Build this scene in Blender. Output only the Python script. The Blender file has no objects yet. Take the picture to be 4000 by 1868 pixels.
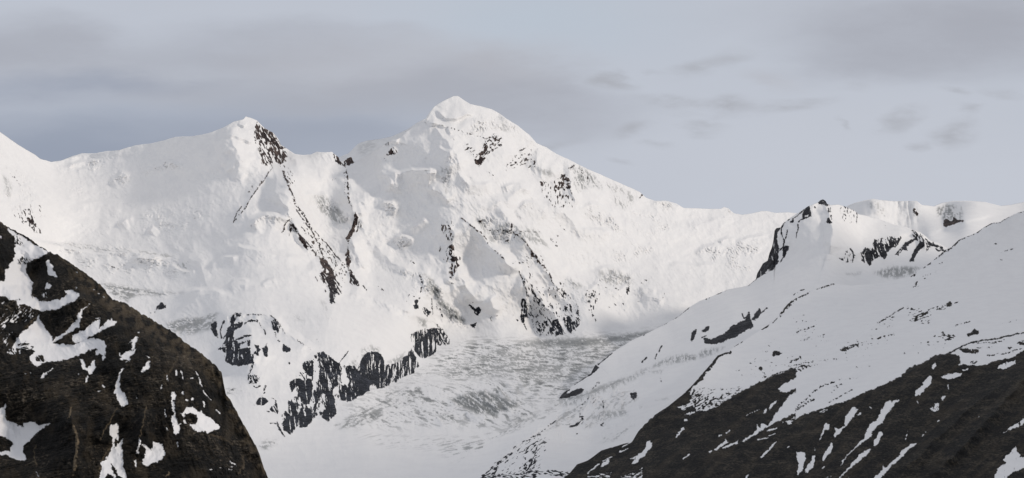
import bpy, math, numpy as np
from math import radians as R_

# ------------------------------------------------------------------ camera
SC = bpy.context.scene
HF = 32.0
PITCH = 9.0
FPX = 2000.0 / math.tan(R_(HF / 2))          # focal length in photo pixels (photo is 4000 x 1868)
cam_d = bpy.data.cameras.new("camera")
cam_d.angle = R_(HF)
cam_d.clip_start = 1.0
cam_d.clip_end = 200000.0
cam = bpy.data.objects.new("camera", cam_d)
SC.collection.objects.link(cam)
cam.rotation_euler = (R_(90 + PITCH), 0, 0)
SC.camera = cam
SC.view_settings.view_transform = 'Standard'
SC.view_settings.look = 'None'
SC.view_settings.exposure = 0.0
SC.view_settings.gamma = 1.0

# ------------------------------------------------------------------ sun
SUN_AZ = 115.0     # measured from the view direction (+Y) towards the right (+X)
SUN_EL = 24.0
SUN_POWER = 1.6
sd_ = bpy.data.lights.new("sun", 'SUN')
sd_.energy = SUN_POWER
sd_.angle = R_(7)
sd_.color = (1.0, 0.90, 0.785)
sun = bpy.data.objects.new("sun", sd_)
SC.collection.objects.link(sun)
sun.rotation_euler = (R_(90 - SUN_EL), 0, R_(180 - SUN_AZ))


def px_dir(u, v):
    """photo pixel -> (x/y, z/y) slopes of the viewing ray"""
    a = (u - 2000.0) / FPX
    b = (934.0 - v) / FPX
    c, s = math.cos(R_(PITCH)), math.sin(R_(PITCH))
    dy = c - b * s
    return a / dy, (s + b * c) / dy


# ------------------------------------------------------------------ world: overcast evening sky
W = bpy.data.worlds.new("World")
SC.world = W
W.use_nodes = True
nt = W.node_tree
nt.nodes.clear()


class NG:
    """tiny node-graph helper"""
    def __init__(s, t): s.t = t
    def n(s, typ, **k):
        x = s.t.nodes.new(typ)
        for a, b in k.items(): setattr(x, a, b)
        return x
    def link(s, a, b): s.t.links.new(a, b)
    def put(s, sock, v):
        if isinstance(v, (int, float, tuple, list)): sock.default_value = v
        else: s.link(v, sock)
    def m(s, op, a, b=0.0, c=None, clamp=False):
        x = s.n('ShaderNodeMath', operation=op, use_clamp=clamp)
        s.put(x.inputs[0], a); s.put(x.inputs[1], b)
        if c is not None: s.put(x.inputs[2], c)
        return x.outputs[0]
    def vm(s, op, a, b):
        x = s.n('ShaderNodeVectorMath', operation=op)
        s.put(x.inputs[0], a); s.put(x.inputs[1], b)
        return x.outputs[0]
    def mix(s, f, a, b):
        x = s.n('ShaderNodeMix', data_type='RGBA')
        s.put(x.inputs[0], f); s.put(x.inputs[6], a); s.put(x.inputs[7], b)
        return x.outputs[2]
    def sm(s, v, lo, hi, a=0.0, b=1.0):
        x = s.n('ShaderNodeMapRange', interpolation_type='SMOOTHSTEP')
        s.put(x.inputs[0], v)
        for i, q in enumerate((lo, hi, a, b)): x.inputs[i + 1].default_value = q
        return x.outputs[0]
    def noise(s, vec, scale, detail=4.0, rough=0.5, dist=0.0):
        x = s.n('ShaderNodeTexNoise')
        s.put(x.inputs['Vector'], vec)
        x.inputs['Scale'].default_value = scale
        x.inputs['Detail'].default_value = detail
        x.inputs['Roughness'].default_value = rough
        x.inputs['Distortion'].default_value = dist
        return x.outputs[0]


def build_sky():
    g = NG(nt)
    tc = g.n('ShaderNodeTexCoord')
    sep = g.n('ShaderNodeSeparateXYZ')
    g.link(tc.outputs['Generated'], sep.inputs[0])
    yy = g.m('MAXIMUM', g.m('ABSOLUTE', sep.outputs[1]), 0.08)
    az = g.m('DIVIDE', sep.outputs[0], yy)
    el = g.m('DIVIDE', sep.outputs[2], yy)
    comb = g.n('ShaderNodeCombineXYZ')
    g.link(az, comb.inputs[0]); g.link(el, comb.inputs[1])
    P = comb.outputs[0]
    stretch = g.vm('MULTIPLY', P, (1.0, 3.0, 1.0))
    w1 = g.m('SUBTRACT', g.noise(stretch, 7.0, 5, 0.55), 0.5)
    w2 = g.m('SUBTRACT', g.noise(g.vm('ADD', stretch, (3.1, 1.7, 0)), 16.0, 5, 0.6), 0.5)
    az2 = g.m('ADD', az, g.m('MULTIPLY', w2, 0.05))
    el2 = g.m('ADD', el, g.m('ADD', g.m('MULTIPLY', w1, 0.035), g.m('MULTIPLY', w2, 0.012)))

    def blob(u, v, wu, wv, lo=1.0, hi=0.35, tilt=0.0):
        a0, e0 = px_dir(u, v)
        x = g.m('MULTIPLY', g.m('SUBTRACT', az2, a0), FPX / wu)
        y0 = g.m('SUBTRACT', el2, e0)
        y0 = g.m('SUBTRACT', y0, g.m('MULTIPLY', g.m('SUBTRACT', az2, a0), tilt))
        y = g.m('MULTIPLY', y0, FPX / wv)
        d = g.m('SQRT', g.m('ADD', g.m('MULTIPLY', x, x), g.m('MULTIPLY', y, y)))
        return g.sm(d, hi, lo, 1.0, 0.0)

    # clear-ish veil: Nishita behind thin high cloud
    sky = g.n('ShaderNodeTexSky', sky_type='NISHITA')
    sky.sun_disc = False
    sky.sun_elevation = R_(SUN_EL)
    sky.sun_rotation = R_(SUN_AZ)
    sky.altitude = 3000
    bg1 = g.n('ShaderNodeBackground')
    g.link(sky.outputs[0], bg1.inputs[0]); bg1.inputs[1].default_value = 0.06

    veil = (0.565, 0.598, 0.668, 1)
    col = veil
    # pale bright low right and high centre
    col = g.mix(g.m('MULTIPLY', blob(3300, 760, 2300, 620, 1.0, 0.0), 0.7), col, (0.61, 0.63, 0.69, 1))
    col = g.mix(g.m('MULTIPLY', blob(2100, 60, 900, 330, 1.0, 0.0), 0.6), col, (0.52, 0.595, 0.68, 1))
    # blue-grey depth low on the left
    col = g.mix(g.m('MULTIPLY', blob(250, 620, 2100, 390, 1.0, 0.0), 1.0), col, (0.325, 0.362, 0.445, 1))
    col = g.mix(g.m('MULTIPLY', blob(1250, 520, 1000, 230, 1.0, 0.0), 0.8), col, (0.36, 0.392, 0.47, 1))
    grey = (0.42, 0.432, 0.482, 1)
    warm = (0.50, 0.502, 0.54, 1)
    dark = (0.345, 0.38, 0.465, 1)
    brk = g.sm(g.noise(g.vm('ADD', stretch, (7.3, 2.9, 0)), 24.0, 6, 0.65), 0.34, 0.62, 0.25, 1.15)
    soft = g.sm(g.noise(g.vm('ADD', stretch, (1.3, 5.9, 0)), 9.0, 6, 0.6), 0.3, 0.68, 0.6, 1.1)
    for (u, v, wu, wv, a, c, t, hi) in [
        (100, 190, 520, 150, .75, grey, -0.05, .2), (600, 290, 1100, 130, .6, grey, 0.0, .2), (1100, 170, 620, 110, .62, grey, 0.0, .3),
        (1600, 270, 800, 150, .6, warm, -0.05, .3), (1300, 370, 1300, 90, .7, grey, -0.02, .2), (250, 350, 650, 60, .8, dark, 0.03, .1),
        (2050, 390, 560, 150, .75, grey, -0.12, .2), (1950, 270, 330, 80, .5, warm, -0.15, .1), (2250, 500, 260, 130, .4, grey, 0.0, .1),
        (3720, 140, 760, 190, .8, grey, 0.05, .3), (3500, 60, 900, 90, .35, grey, 0.0, .1), (3900, 60, 420, 160, .45, grey, 0.1, .1), (3400, 240, 420, 90, .4, grey, 0.0, .1),
        (2420, 318, 110, 30, .75, dark, -0.08, .1), (2690, 255, 130, 50, .65, grey, 0.2, .1), (2840, 205, 140, 45, .5, grey, 0.25, .1),
        (3010, 300, 180, 50, .45, warm, -0.15, .1), (2620, 410, 170, 45, .75, grey, -0.15, .1), (2830, 420, 120, 50, .8, grey, 0.0, .1),
        (3060, 415, 210, 38, .7, grey, 0.1, .1), (2760, 498, 130, 28, .7, dark, -0.03, .1), (2580, 560, 90, 22, .6, dark, 0.0, .1),
        (2450, 515, 110, 32, .65, grey, 0.3, .1), (2190, 570, 110, 34, .55, grey, 0.2, .1), (3510, 480, 90, 45, .65, grey, 0.2, .1),
        (3735, 520, 100, 50, .75, grey, 0.1, .1), (3600, 560, 60, 28, .7, dark, 0.2, .1), (3910, 365, 130, 32, .5, grey, 0.05, .1),
        (3720, 370, 60, 24, .5, grey, 0.0, .1), (3290, 485, 45, 14, .6, dark, -0.3, .1), (2430, 640, 70, 14, .35, dark, -0.1, .1),
        (3340, 340, 80, 24, .3, grey, 0.0, .1), (3750, 445, 70, 22, .5, grey, 0.0, .1), (2540, 275, 50, 14, .4, grey, -0.2, .1)]:
        small = wu < 250
        f = g.m('MULTIPLY', blob(u, v, wu * 1.2, wv * 1.35, 1.0, hi - .1 if wu < 400 else hi, t), a * .92)
        col = g.mix(g.m('MULTIPLY', f, brk if small else soft, clamp=True), col, (0.43, 0.44, 0.475, 1) if small and c != warm else c)
    # soft mottling of the veil itself
    f = g.sm(g.noise(stretch, 3.0, 6, 0.55), 0.3, 0.72)
    col = g.mix(g.m('MULTIPLY', f, 0.12), col, grey)
    # overhead sky, out of view, toned to set the fill light on the snow
    col = g.mix(g.sm(sep.outputs[2], 0.30, 0.75, 0.0, 1.0), col, (0.60, 0.605, 0.64, 1))
    bg2 = g.n('ShaderNodeBackground')
    g.put(bg2.inputs[0], col); bg2.inputs[1].default_value = 1.0
    mx = g.n('ShaderNodeMixShader'); mx.inputs[0].default_value = 0.9
    g.link(bg1.outputs[0], mx.inputs[1]); g.link(bg2.outputs[0], mx.inputs[2])
    out = g.n('ShaderNodeOutputWorld')
    g.link(mx.outputs[0], out.inputs[0])


build_sky()

# ------------------------------------------------------------------ noise
rng = np.random.RandomState(7)
PERM = rng.permutation(256).astype(np.int32)
PERM = np.concatenate([PERM, PERM])
ANG = rng.rand(256).astype(np.float32) * 2 * np.pi
GX, GY = np.cos(ANG), np.sin(ANG)


def perlin(x, y, seed=0):
    x = np.asarray(x, np.float32) + seed * 17.31
    y = np.asarray(y, np.float32) + seed * 9.77
    xi = np.floor(x).astype(np.int32); yi = np.floor(y).astype(np.int32)
    xf = x - xi; yf = y - yi
    xi &= 255; yi &= 255
    u = xf * xf * xf * (xf * (xf * 6 - 15) + 10)
    v = yf * yf * yf * (yf * (yf * 6 - 15) + 10)
    a = PERM[xi]; b = PERM[xi + 1]
    h00 = PERM[a + yi]; h01 = PERM[a + yi + 1]; h10 = PERM[b + yi]; h11 = PERM[b + yi + 1]
    n00 = GX[h00] * xf + GY[h00] * yf
    n10 = GX[h10] * (xf - 1) + GY[h10] * yf
    n01 = GX[h01] * xf + GY[h01] * (yf - 1)
    n11 = GX[h11] * (xf - 1) + GY[h11] * (yf - 1)
    return ((n00 * (1 - u) + n10 * u) * (1 - v) + (n01 * (1 - u) + n11 * u) * v) * 1.5


def fbm(x, y, o=4, seed=0, gain=0.5):
    s = 0; a = 1.0; t = 0
    for i in range(o):
        s = s + a * perlin(x * 2 ** i, y * 2 ** i, seed + i * 3)
        t += a; a *= gain
    return s / t


def ridged(x, y, o=4, seed=0, gain=0.5):
    s = 0; a = 1.0; t = 0
    for i in range(o):
        s = s + a * (1 - 2.2 * np.abs(perlin(x * 2 ** i, y * 2 ** i, seed + i * 5)))
        t += a; a *= gain
    return s / t


def aniso(u, v, ang, L, Wd, seed=0, o=3, fn=fbm):
    c, s = math.cos(R_(ang)), math.sin(R_(ang))
    return fn((u * c + v * s) / L, (-u * s + v * c) / Wd, o, seed)


def sstep(x, a, b):
    t = np.clip((x - a) / (b - a), 0, 1)
    return t * t * (3 - 2 * t)


# ------------------------------------------------------------------ reference crops: origin and scale in photo pixels
CR = {'S': (0, 0, 1), 'o': (0, 0, 1.5528), 'a': (0, 450, .45725), 'b': (800, 400, .41558), 'c': (1300, 350, .41558), 'd': (1900, 500, .41558),
      'e': (2500, 700, .41558), 'f': (3200, 700, .41558), 'g': (0, 850, .41558), 'h': (0, 1368, .41558), 'i': (700, 1000, .41558),
      'j': (1400, 850, .41558), 'k': (700, 1368, .41558), 'l': (1500, 1250, .51381), 'm': (2200, 1150, .59682), 'n': (3100, 1150, .59682),
      'p': (1000, 820, .33241), 'q': (2000, 950, .33254)}


def pts(crop, s):
    x0, y0, k = CR[crop]
    a = np.array([[float(q) for q in w.split(',')] for w in s.split()], float)
    return a * k + [x0, y0]


def parse(txt):
    out = []
    for ln in txt.strip().splitlines():
        ln = ln.split('#')[0].strip()
        if not ln: continue
        key = None
        if '@' in ln: ln, key = [q.strip() for q in ln.split('@')]
        head, body = ln.split(':')
        h = head.split()
        out.append((h[0], h[1], [float(q) for q in h[2:]], pts(h[1], body), key))
    return out


def seg_dist(u, v, P, closed):
    """distance to polyline, plus arc parameter and signed side of nearest segment"""
    best = np.full(u.shape, 1e9, np.float32); side = np.zeros(u.shape, np.float32); tt = np.zeros(u.shape, np.float32)
    n = len(P)
    L = np.r_[0, np.cumsum(np.hypot(*np.diff(P, axis=0).T))]
    tot = max(L[-1], 1e-6)
    for i in range(n if closed else n - 1):
        ax, ay = P[i]; bx, by = P[(i + 1) % n]
        dx, dy = bx - ax, by - ay
        q = dx * dx + dy * dy + 1e-9
        t = np.clip(((u - ax) * dx + (v - ay) * dy) / q, 0, 1)
        ex = u - (ax + t * dx); ey = v - (ay + t * dy)
        d = ex * ex + ey * ey
        m = d < best
        best = np.where(m, d, best)
        if not closed:
            side = np.where(m, dx * (v - ay) - dy * (u - ax), side)
            tt = np.where(m, (L[i] + t * math.sqrt(q)) / tot, tt)
    return np.sqrt(best), side, tt


def inside(u, v, P):
    c = np.zeros(u.shape, bool)
    n = len(P)
    for i in range(n):
        x1, y1 = P[i]; x2, y2 = P[(i + 1) % n]
        if y1 == y2: continue
        m = ((y1 > v) != (y2 > v)) & (u < (x2 - x1) * (v - y1) / (y2 - y1) + x1)
        c ^= m
    return c


def sdist(u, v, P):
    d, _, _ = seg_dist(u, v, P, True)
    return np.where(inside(u, v, P), d, -d)


def tps(ctrl, U, V, lam=2e-3):
    c = np.array(ctrl, float)
    x = c[:, 0] / 1000; y = c[:, 1] / 1000; z = c[:, 2]
    n = len(c)
    def ker(r2): return r2 * np.log(r2 + 1e-9)
    r2 = (x[:, None] - x) ** 2 + (y[:, None] - y) ** 2
    A = np.zeros((n + 3, n + 3))
    A[:n, :n] = ker(r2) + lam * np.eye(n)
    A[:n, n:] = np.c_[np.ones(n), x, y]; A[n:, :n] = A[:n, n:].T
    w = np.linalg.solve(A, np.r_[z, 0, 0, 0])
    out = w[n] + w[n + 1] * U / 1000 + w[n + 2] * V / 1000
    for i in range(n):
        out = out + w[i] * ker((U / 1000 - x[i]) ** 2 + (V / 1000 - y[i]) ** 2)
    return out


# ------------------------------------------------------------------ sheet builder
RGK = 3.0


class Sheet:
    def __init__(s, top, u0, u1, du, bottom, rows, ctrl, top_noise=2.0, seed=0, warp=7.0):
        u = np.arange(u0, u1 + du, du)
        T = np.interp(u, *np.array(top, float).T)
        T = T + top_noise * fbm(u / 22.0, u * 0 + seed, 5, seed, .62)
        t = np.linspace(0, 1, rows) 
        s.V = (T[None, :] + t[:, None] * (bottom - T[None, :])).astype(np.float32)
        s.U = np.broadcast_to(u[None, :], s.V.shape).astype(np.float32).copy()
        s.shape = s.V.shape
        s.D = tps(ctrl, s.U, s.V).astype(np.float32)
        s.base = s.D.copy()
        s.rock = np.full(s.shape, -30.0, np.float32)
        s.ice = np.zeros(s.shape, np.float32)
        s.tan = np.zeros(s.shape, np.float32)
        s.owner = np.zeros(s.shape, np.int32)
        s.seed = seed
        s.warp = warp
        s.keys = [None]
        s.mpp = s.D / FPX
        w = 9 * warp / 7
        s.WU = (warp * fbm(s.U / 16, s.V / 16, 3, seed + 40, .6)).astype(np.float32)
        s.WV = (warp * fbm(s.U / 16, s.V / 16, 3, seed + 60, .6)).astype(np.float32)

    def box(s, P, pad):
        return np.nonzero((s.U > P[:, 0].min() - pad) & (s.U < P[:, 0].max() + pad) & (s.V > P[:, 1].min() - pad) & (s.V < P[:, 1].max() + pad))

    def paint(s, txt):
        for kind, crop, a, P, key in parse(txt):
            I = s.box(P, 26)
            if len(I[0]) == 0: continue
            uu, vv = s.U[I], s.V[I]
            wu, wv = uu + s.WU[I], vv + s.WV[I]
            if key:
                s.keys.append(key)
            kid = len(s.keys) - 1 if key else 0
            if kind in ('R', 'W'):
                d = sdist(wu, wv, P)
                thr = a[0] if a else -9
                if thr > -5:
                    L = 20 if thr > -.05 else (75 if crop in 'kl' else 40)
                    n = aniso(uu + .5 * s.WU[I], vv + .5 * s.WV[I], a[1] if len(a) > 1 else 90, L, 5.5, s.seed + 11, 3)
                    if s.warp < 9 and kind == 'R' and crop not in 'kl':      # snow caught on small ledges inside the rock
                        n = .72 * n + .42 * fbm(uu / 10, vv / 13, 2, s.seed + 17)
                    d = np.minimum(d + ((2.5 if thr < -.3 else 0) if kind == 'R' else 0), (n * 1.6 - thr * 1.0) * 14)
                else:
                    d = d + 1.5 * fbm(uu / 6, vv / 6, 2, s.seed + 5) + (1.5 if kind == 'R' else 0)
                if kind == 'R':
                    m = d > s.rock[I]
                    o = s.owner[I]; o[m & (d > -2)] = kid; s.owner[I] = o
                    s.rock[I] = np.maximum(s.rock[I], d)
                else:
                    m = (-d < s.rock[I])
                    o = s.owner[I]; o[m & (d > 0)] = kid; s.owner[I] = o
                    s.rock[I] = np.minimum(s.rock[I], -d)
            elif kind in ('RS', 'WS'):
                k = CR[crop][2]
                wdt = max(a[0] * k, 2.4)
                q = min(1.0, wdt / 5)
                d0, _, t = seg_dist(uu + s.WU[I] * q, vv + s.WV[I] * q, P, False)
                d = wdt * (0.75 + 0.9 * fbm(uu / 14, vv / 14, 2, s.seed + 9)) - d0
                thr = a[1] if len(a) > 1 else -9
                if thr > -5:
                    n = fbm(uu / 9, vv / 9, 3, s.seed + 13)
                    d = np.minimum(d, (n * 1.6 - thr) * 10)
                if kind == 'RS':
                    m = d > s.rock[I]
                    o = s.owner[I]; o[m & (d > -2)] = kid; s.owner[I] = o
                    s.rock[I] = np.maximum(s.rock[I], d)
                else:
                    m = -d < s.rock[I]
                    o = s.owner[I]; o[m & (d > 0)] = kid; s.owner[I] = o
                    s.rock[I] = np.minimum(s.rock[I], -d)
            elif kind == 'I':        # glacier ice shows: strength, threshold, angle
                d = sdist(wu, wv, P)
                f = sstep(d, -6, 14)
                ag = a[2] if len(a) > 2 else 0
                n = .7 * aniso(wu, wv, ag, 52, 9, s.seed + 21, 4) + .45 * aniso(wu, wv, ag + 25, 14, 5, s.seed + 23, 3)
                f = f * (sstep(n, a[1] - .06, a[1] + .12) * .9 + .1) * a[0]
                s.ice[I] = np.maximum(s.ice[I], f)
            elif kind == 'T':        # tan scree stroke
                k = CR[crop][2]
                d0, _, t = seg_dist(wu, wv, P, False)
                f = sstep(a[0] * k - d0 + 4 * fbm(uu / 5, vv / 15, 2, 3), -2, 3)
                s.tan[I] = np.maximum(s.tan[I], f * (a[1] if len(a) > 1 else 1))
            elif kind == 'G':        # rough seracs: amp px, size px, angle, stretch
                d = sdist(uu, vv, P)
                f = sstep(d, -25, 25)
                n = aniso(uu, vv, a[2] if len(a) > 2 else 0, a[1] * (a[3] if len(a) > 3 else 1.5), a[1], s.seed + 31, 4, ridged)
                s.D[I] -= f * a[0] * 2.6 * n * s.mpp[I] * (.25 + sstep(fbm(uu / 55, vv / 55, 2, 5), -.25, .3))
            elif kind == 'RG':       # ridge / step: amp px, left width, right width (walking along the line)
                I = s.box(P, max(a[1], a[2]) + 5)
                uu, vv = s.U[I], s.V[I]
                j = 0.35 * min(a[1], a[2], 60)
                d, side, t = seg_dist(uu + j * fbm(uu / 50, vv / 50, 2, 77), vv + j * fbm(uu / 50, vv / 50, 2, 78), P, False)
                # travelling along the line, side<0 is its left-hand side in the picture
                w = np.where(side < 0, a[1], a[2])
                x = np.clip(1 - d / w, 0, 1)
                f = x ** 1.2 * np.minimum(1, np.minimum(t, 1 - t) * 5 + .15)
                s.D[I] -= f * a[0] * RGK * s.mpp[I]
            elif kind == 'B':        # smooth bulge: amp px, (centre, radius point)
                c = P[0]; ru = abs(P[1, 0] - c[0]); rv = abs(P[1, 1] - c[1])
                f = np.exp(-(((s.U - c[0]) / ru) ** 2 + ((s.V - c[1]) / rv) ** 2))
                s.D -= f * a[0] * s.mpp

    def relief(s, amps):
        for (amp, L, o, fn) in amps:
            s.D -= amp * fn(s.U / L, s.V / L * 1.0, o, s.seed + int(L)) * s.mpp

    def rock_relief(s, step=6, rough=5, size=18, ang=90, asp=2.2):
        r = sstep(s.rock, -4, 8)
        n = aniso(s.U, s.V, ang, size * asp, size, s.seed + 51, 4, ridged)
        s.D -= (r * step + r * rough * n) * s.mpp

    def build(s, name, mat, regions=None, label=None, minfaces=60, keyname='rock_face', labels=None):
        a, e = px_dir(s.U.astype(np.float64), s.V.astype(np.float64))
        X, Y, Z = a * s.D, s.D * 1.0, e * s.D
        nr, nc = s.shape
        # back of the mountain and a skirt below the frame
        k = np.arange(1, 9)[::-1, None] ** 1.6
        sc = float(s.D.mean()) / 10000
        Xb = X[:1] * (1 + 0 * k); Yb = Y[:1] + 90 * sc * k; Zb = Z[:1] - 75 * sc * k + 10 * sc * fbm(X[:1] / 60 / sc, k, 2, 4)
        X = np.r_[Xb, X, X[-1:]]; Y = np.r_[Yb, Y, Y[-1:] - 5]; Z = np.r_[Zb, Z, Z[-1:] * 0 - 260]
        ex = lambda A: np.r_[np.repeat(A[:1], 8, 0), A, A[-1:]]
        rock = ex(s.rock); ice = ex(s.ice); tan = ex(s.tan); own = ex(s.owner)
        own[:8] = 0
        n2 = nr + 9
        co = np.stack([X, Y, Z], -1).reshape(-1, 3).astype(np.float32)
        idx = np.arange(n2 * nc).reshape(n2, nc)
        q = np.stack([idx[:-1, :-1], idx[1:, :-1], idx[1:, 1:], idx[:-1, 1:]], -1).reshape(-1, 4)
        fo = own[:-1, :-1].reshape(-1).copy()
        fr = rock[:-1, :-1].reshape(-1)
        UU, VV = ex(s.U), ex(s.V)
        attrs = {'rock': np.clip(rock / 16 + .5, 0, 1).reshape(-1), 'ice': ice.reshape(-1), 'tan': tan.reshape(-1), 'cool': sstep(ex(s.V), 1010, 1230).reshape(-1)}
        # keys
        names = sorted({k_ for k_ in s.keys if k_})
        lab = np.zeros(len(fo), np.int32)
        for i, kname in enumerate(names):
            ids = [j for j, k_ in enumerate(s.keys) if k_ == kname]
            sel = np.isin(fo, ids)
            sel &= (fr < 1) if kname.startswith('snow') else (fr > -1)
            if sel.sum() >= minfaces: lab[sel] = i + 1
        regs = []
        if regions:
            for j, (rn, P, mt, rl) in enumerate(regions):
                P = np.array(P, float)
                ins = inside(UU[:-1, :-1].reshape(-1) + np.tile(0, 1), VV[:-1, :-1].reshape(-1), P)
                lab[ins & (lab == 0)] = 1000 + j
        root = mk_mesh(name, co, q[lab == 0], attrs, mat)
        root['kind'] = 'structure'
        if label: root['label'] = label
        objs = {0: root}
        if regions:
            for j, (rn, P, mt, rl) in enumerate(regions):
                o = mk_mesh(rn, co, q[lab == 1000 + j], attrs, mt or mat)
                o['kind'] = 'structure'; o['label'] = rl
        for i, kname in enumerate(names):
            f = q[lab == i + 1]
            if len(f) == 0: continue
            nm = kname.split('/')[0]
            o = mk_mesh(nm, co, f, attrs, mat)
            o['label'] = kname.split('/', 1)[1].replace('_', ' ')
            o['category'] = {'rock_face': 'rock face', 'snow_patch': 'snow patch', 'boulder': 'boulder', 'turf_patch': 'turf'}[nm]
            o['group'] = {'rock_face': 'rock faces showing through the snow', 'snow_patch': 'snow patches left on the dark slopes', 'boulder': 'boulders on the big snowfield', 'turf_patch': 'bare turf'}[nm]
        return root


def mk_mesh(name, co, faces, attrs, mat):
    used, inv = np.unique(faces, return_inverse=True)
    inv = inv.reshape(faces.shape).astype(np.int32)
    me = bpy.data.meshes.new(name)
    me.vertices.add(len(used)); me.loops.add(inv.size); me.polygons.add(len(inv))
    me.vertices.foreach_set('co', co[used].reshape(-1))
    me.loops.foreach_set('vertex_index', inv.reshape(-1))
    me.polygons.foreach_set('loop_start', np.arange(0, inv.size, 4, dtype=np.int32))
    me.polygons.foreach_set('loop_total', np.full(len(inv), 4, np.int32))
    me.update(calc_edges=True)
    me.polygons.foreach_set('use_smooth', np.ones(len(inv), bool))
    for k, v in attrs.items():
        at = me.attributes.new(k, 'FLOAT', 'POINT')
        at.data.foreach_set('value', v[used].astype(np.float32))
    me.materials.append(mat)
    me.update()
    ob = bpy.data.objects.new(name, me)
    SC.collection.objects.link(ob)
    return ob


# ------------------------------------------------------------------ materials
def mountain_mat(name, rock_cols, size=12.0, snow=(0.84, 0.835, 0.83), bump_r=1.0, bump_s=0.25, strata=None, edge=0.62, icecol=(0.20, 0.21, 0.21), cool=False, bigvar=False, vlo=0.36, vhi=0.64):
    m = bpy.data.materials.new(name); m.use_nodes = True
    t = m.node_tree; t.nodes.clear(); g = NG(t)
    out = g.n('ShaderNodeOutputMaterial'); bs = g.n('ShaderNodeBsdfPrincipled')
    g.link(bs.outputs[0], out.inputs[0])
    tc = g.n('ShaderNodeTexCoord'); O = tc.outputs['Object']
    at = lambda k: g.n('ShaderNodeAttribute', attribute_name=k).outputs['Fac']
    n1 = g.noise(O, 1 / size, 6, 0.65)
    n2 = g.noise(O, 1 / (size * 6), 4, 0.6)
    n3 = g.noise(O, 1 / (size * .35), 4, 0.65)
    fine = g.noise(g.vm('MULTIPLY', O, (1.0, 1.0, 0.45)), 1 / (size * .45), 5, 0.7)
    rf = g.m('ADD', at('rock'), g.m('MULTIPLY', g.m('SUBTRACT', fine, 0.5), edge))
    rf = g.sm(rf, 0.47, 0.53)
    ramp = g.n('ShaderNodeValToRGB')
    els = ramp.color_ramp.elements
    while len(els) < len(rock_cols): els.new(0.5)
    for i, (p, c) in enumerate(rock_cols):
        els[i].position = p; els[i].color = (*c, 1)
    vec = g.m('ADD', g.m('MULTIPLY', n1, 0.6), g.m('MULTIPLY', n2, 0.4))
    if bigvar:
        n4 = g.noise(O, 1 / (size * 22), 5, 0.6)
        vec = g.m('ADD', g.m('MULTIPLY', vec, 0.62), g.m('MULTIPLY', n4, 0.38))
    if strata:
        sv = g.n('ShaderNodeMapping'); g.link(O, sv.inputs[0])
        sv.inputs['Rotation'].default_value = strata[0]
        sv.inputs['Scale'].default_value = (1, 1, strata[1])
        sn = g.noise(sv.outputs[0], 1 / (size * 2), 5, 0.6)
        vec = g.m('ADD', g.m('MULTIPLY', vec, 0.72), g.m('MULTIPLY', sn, 0.28))
    vec = g.sm(vec, vlo, vhi)
    g.link(vec, ramp.inputs[0])
    rcol = ramp.outputs[0]
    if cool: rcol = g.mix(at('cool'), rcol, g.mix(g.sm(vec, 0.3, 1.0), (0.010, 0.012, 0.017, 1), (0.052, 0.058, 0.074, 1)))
    rock = g.mix(at('tan'), rcol, g.mix(n3, (0.16, 0.115, 0.07, 1), (0.34, 0.27, 0.18, 1)))
    sn_ = g.mix(g.sm(n2, 0.35, 0.7), (*snow, 1), (snow[0] * .965, snow[1] * .965, snow[2] * .97, 1))
    ice = g.mix(g.sm(n3, 0.3, 0.75), (*icecol, 1), (icecol[0] * 1.45, icecol[1] * 1.42, icecol[2] * 1.4, 1))
    ifac = g.m('MULTIPLY', at('ice'), g.sm(n1, 0.12, 0.42), clamp=True)
    sn_ = g.mix(ifac, sn_, ice)
    g.link(g.mix(rf, sn_, rock), bs.inputs['Base Color'])
    bs.inputs['Roughness'].default_value = 0.85
    bs.inputs['Specular IOR Level'].default_value = 0.2
    hb = g.m('MULTIPLY', g.m('ADD', n1, g.m('MULTIPLY', n3, 0.5)), g.m('ADD', g.m('MULTIPLY', rf, bump_r), bump_s))
    b = g.n('ShaderNodeBump'); b.inputs['Strength'].default_value = 1.0
    b.inputs['Distance'].default_value = size * 0.5
    g.link(hb, b.inputs['Height']); g.link(b.outputs[0], bs.inputs['Normal'])
    return m


M_far = mountain_mat('snow_and_brown_rock', [(0.1, (0.018, 0.013, 0.014)), (0.45, (0.036, 0.026, 0.026)), (0.70, (0.085, 0.062, 0.055)), (0.95, (0.17, 0.13, 0.11))], 14, cool=True)
M_blue = mountain_mat('snow_and_slate_rock', [(0.1, (0.009, 0.009, 0.012)), (0.5, (0.018, 0.019, 0.024)), (0.75, (0.036, 0.038, 0.046)), (0.95, (0.08, 0.082, 0.09))], 10)
M_mid = mountain_mat('snow_and_dark_turf', [(0.05, (0.005, 0.005, 0.0055)), (0.4, (0.012, 0.0115, 0.011)), (0.7, (0.027, 0.024, 0.019)), (0.97, (0.065, 0.055, 0.042))], 7)
M_near = mountain_mat('snow_and_near_rock', [(0.05, (0.0025, 0.0025, 0.0025)), (0.42, (0.0085, 0.008, 0.007)), (0.70, (0.025, 0.021, 0.016)), (0.88, (0.06, 0.050, 0.038)), (1.0, (0.14, 0.12, 0.095))],
                      2.2, snow=(0.76, 0.76, 0.77), bump_r=3.5, bump_s=0.12, strata=((0.2, 0.35, 0), 2.6), edge=0.8, vlo=0.405, vhi=0.61, bigvar=True)


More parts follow.
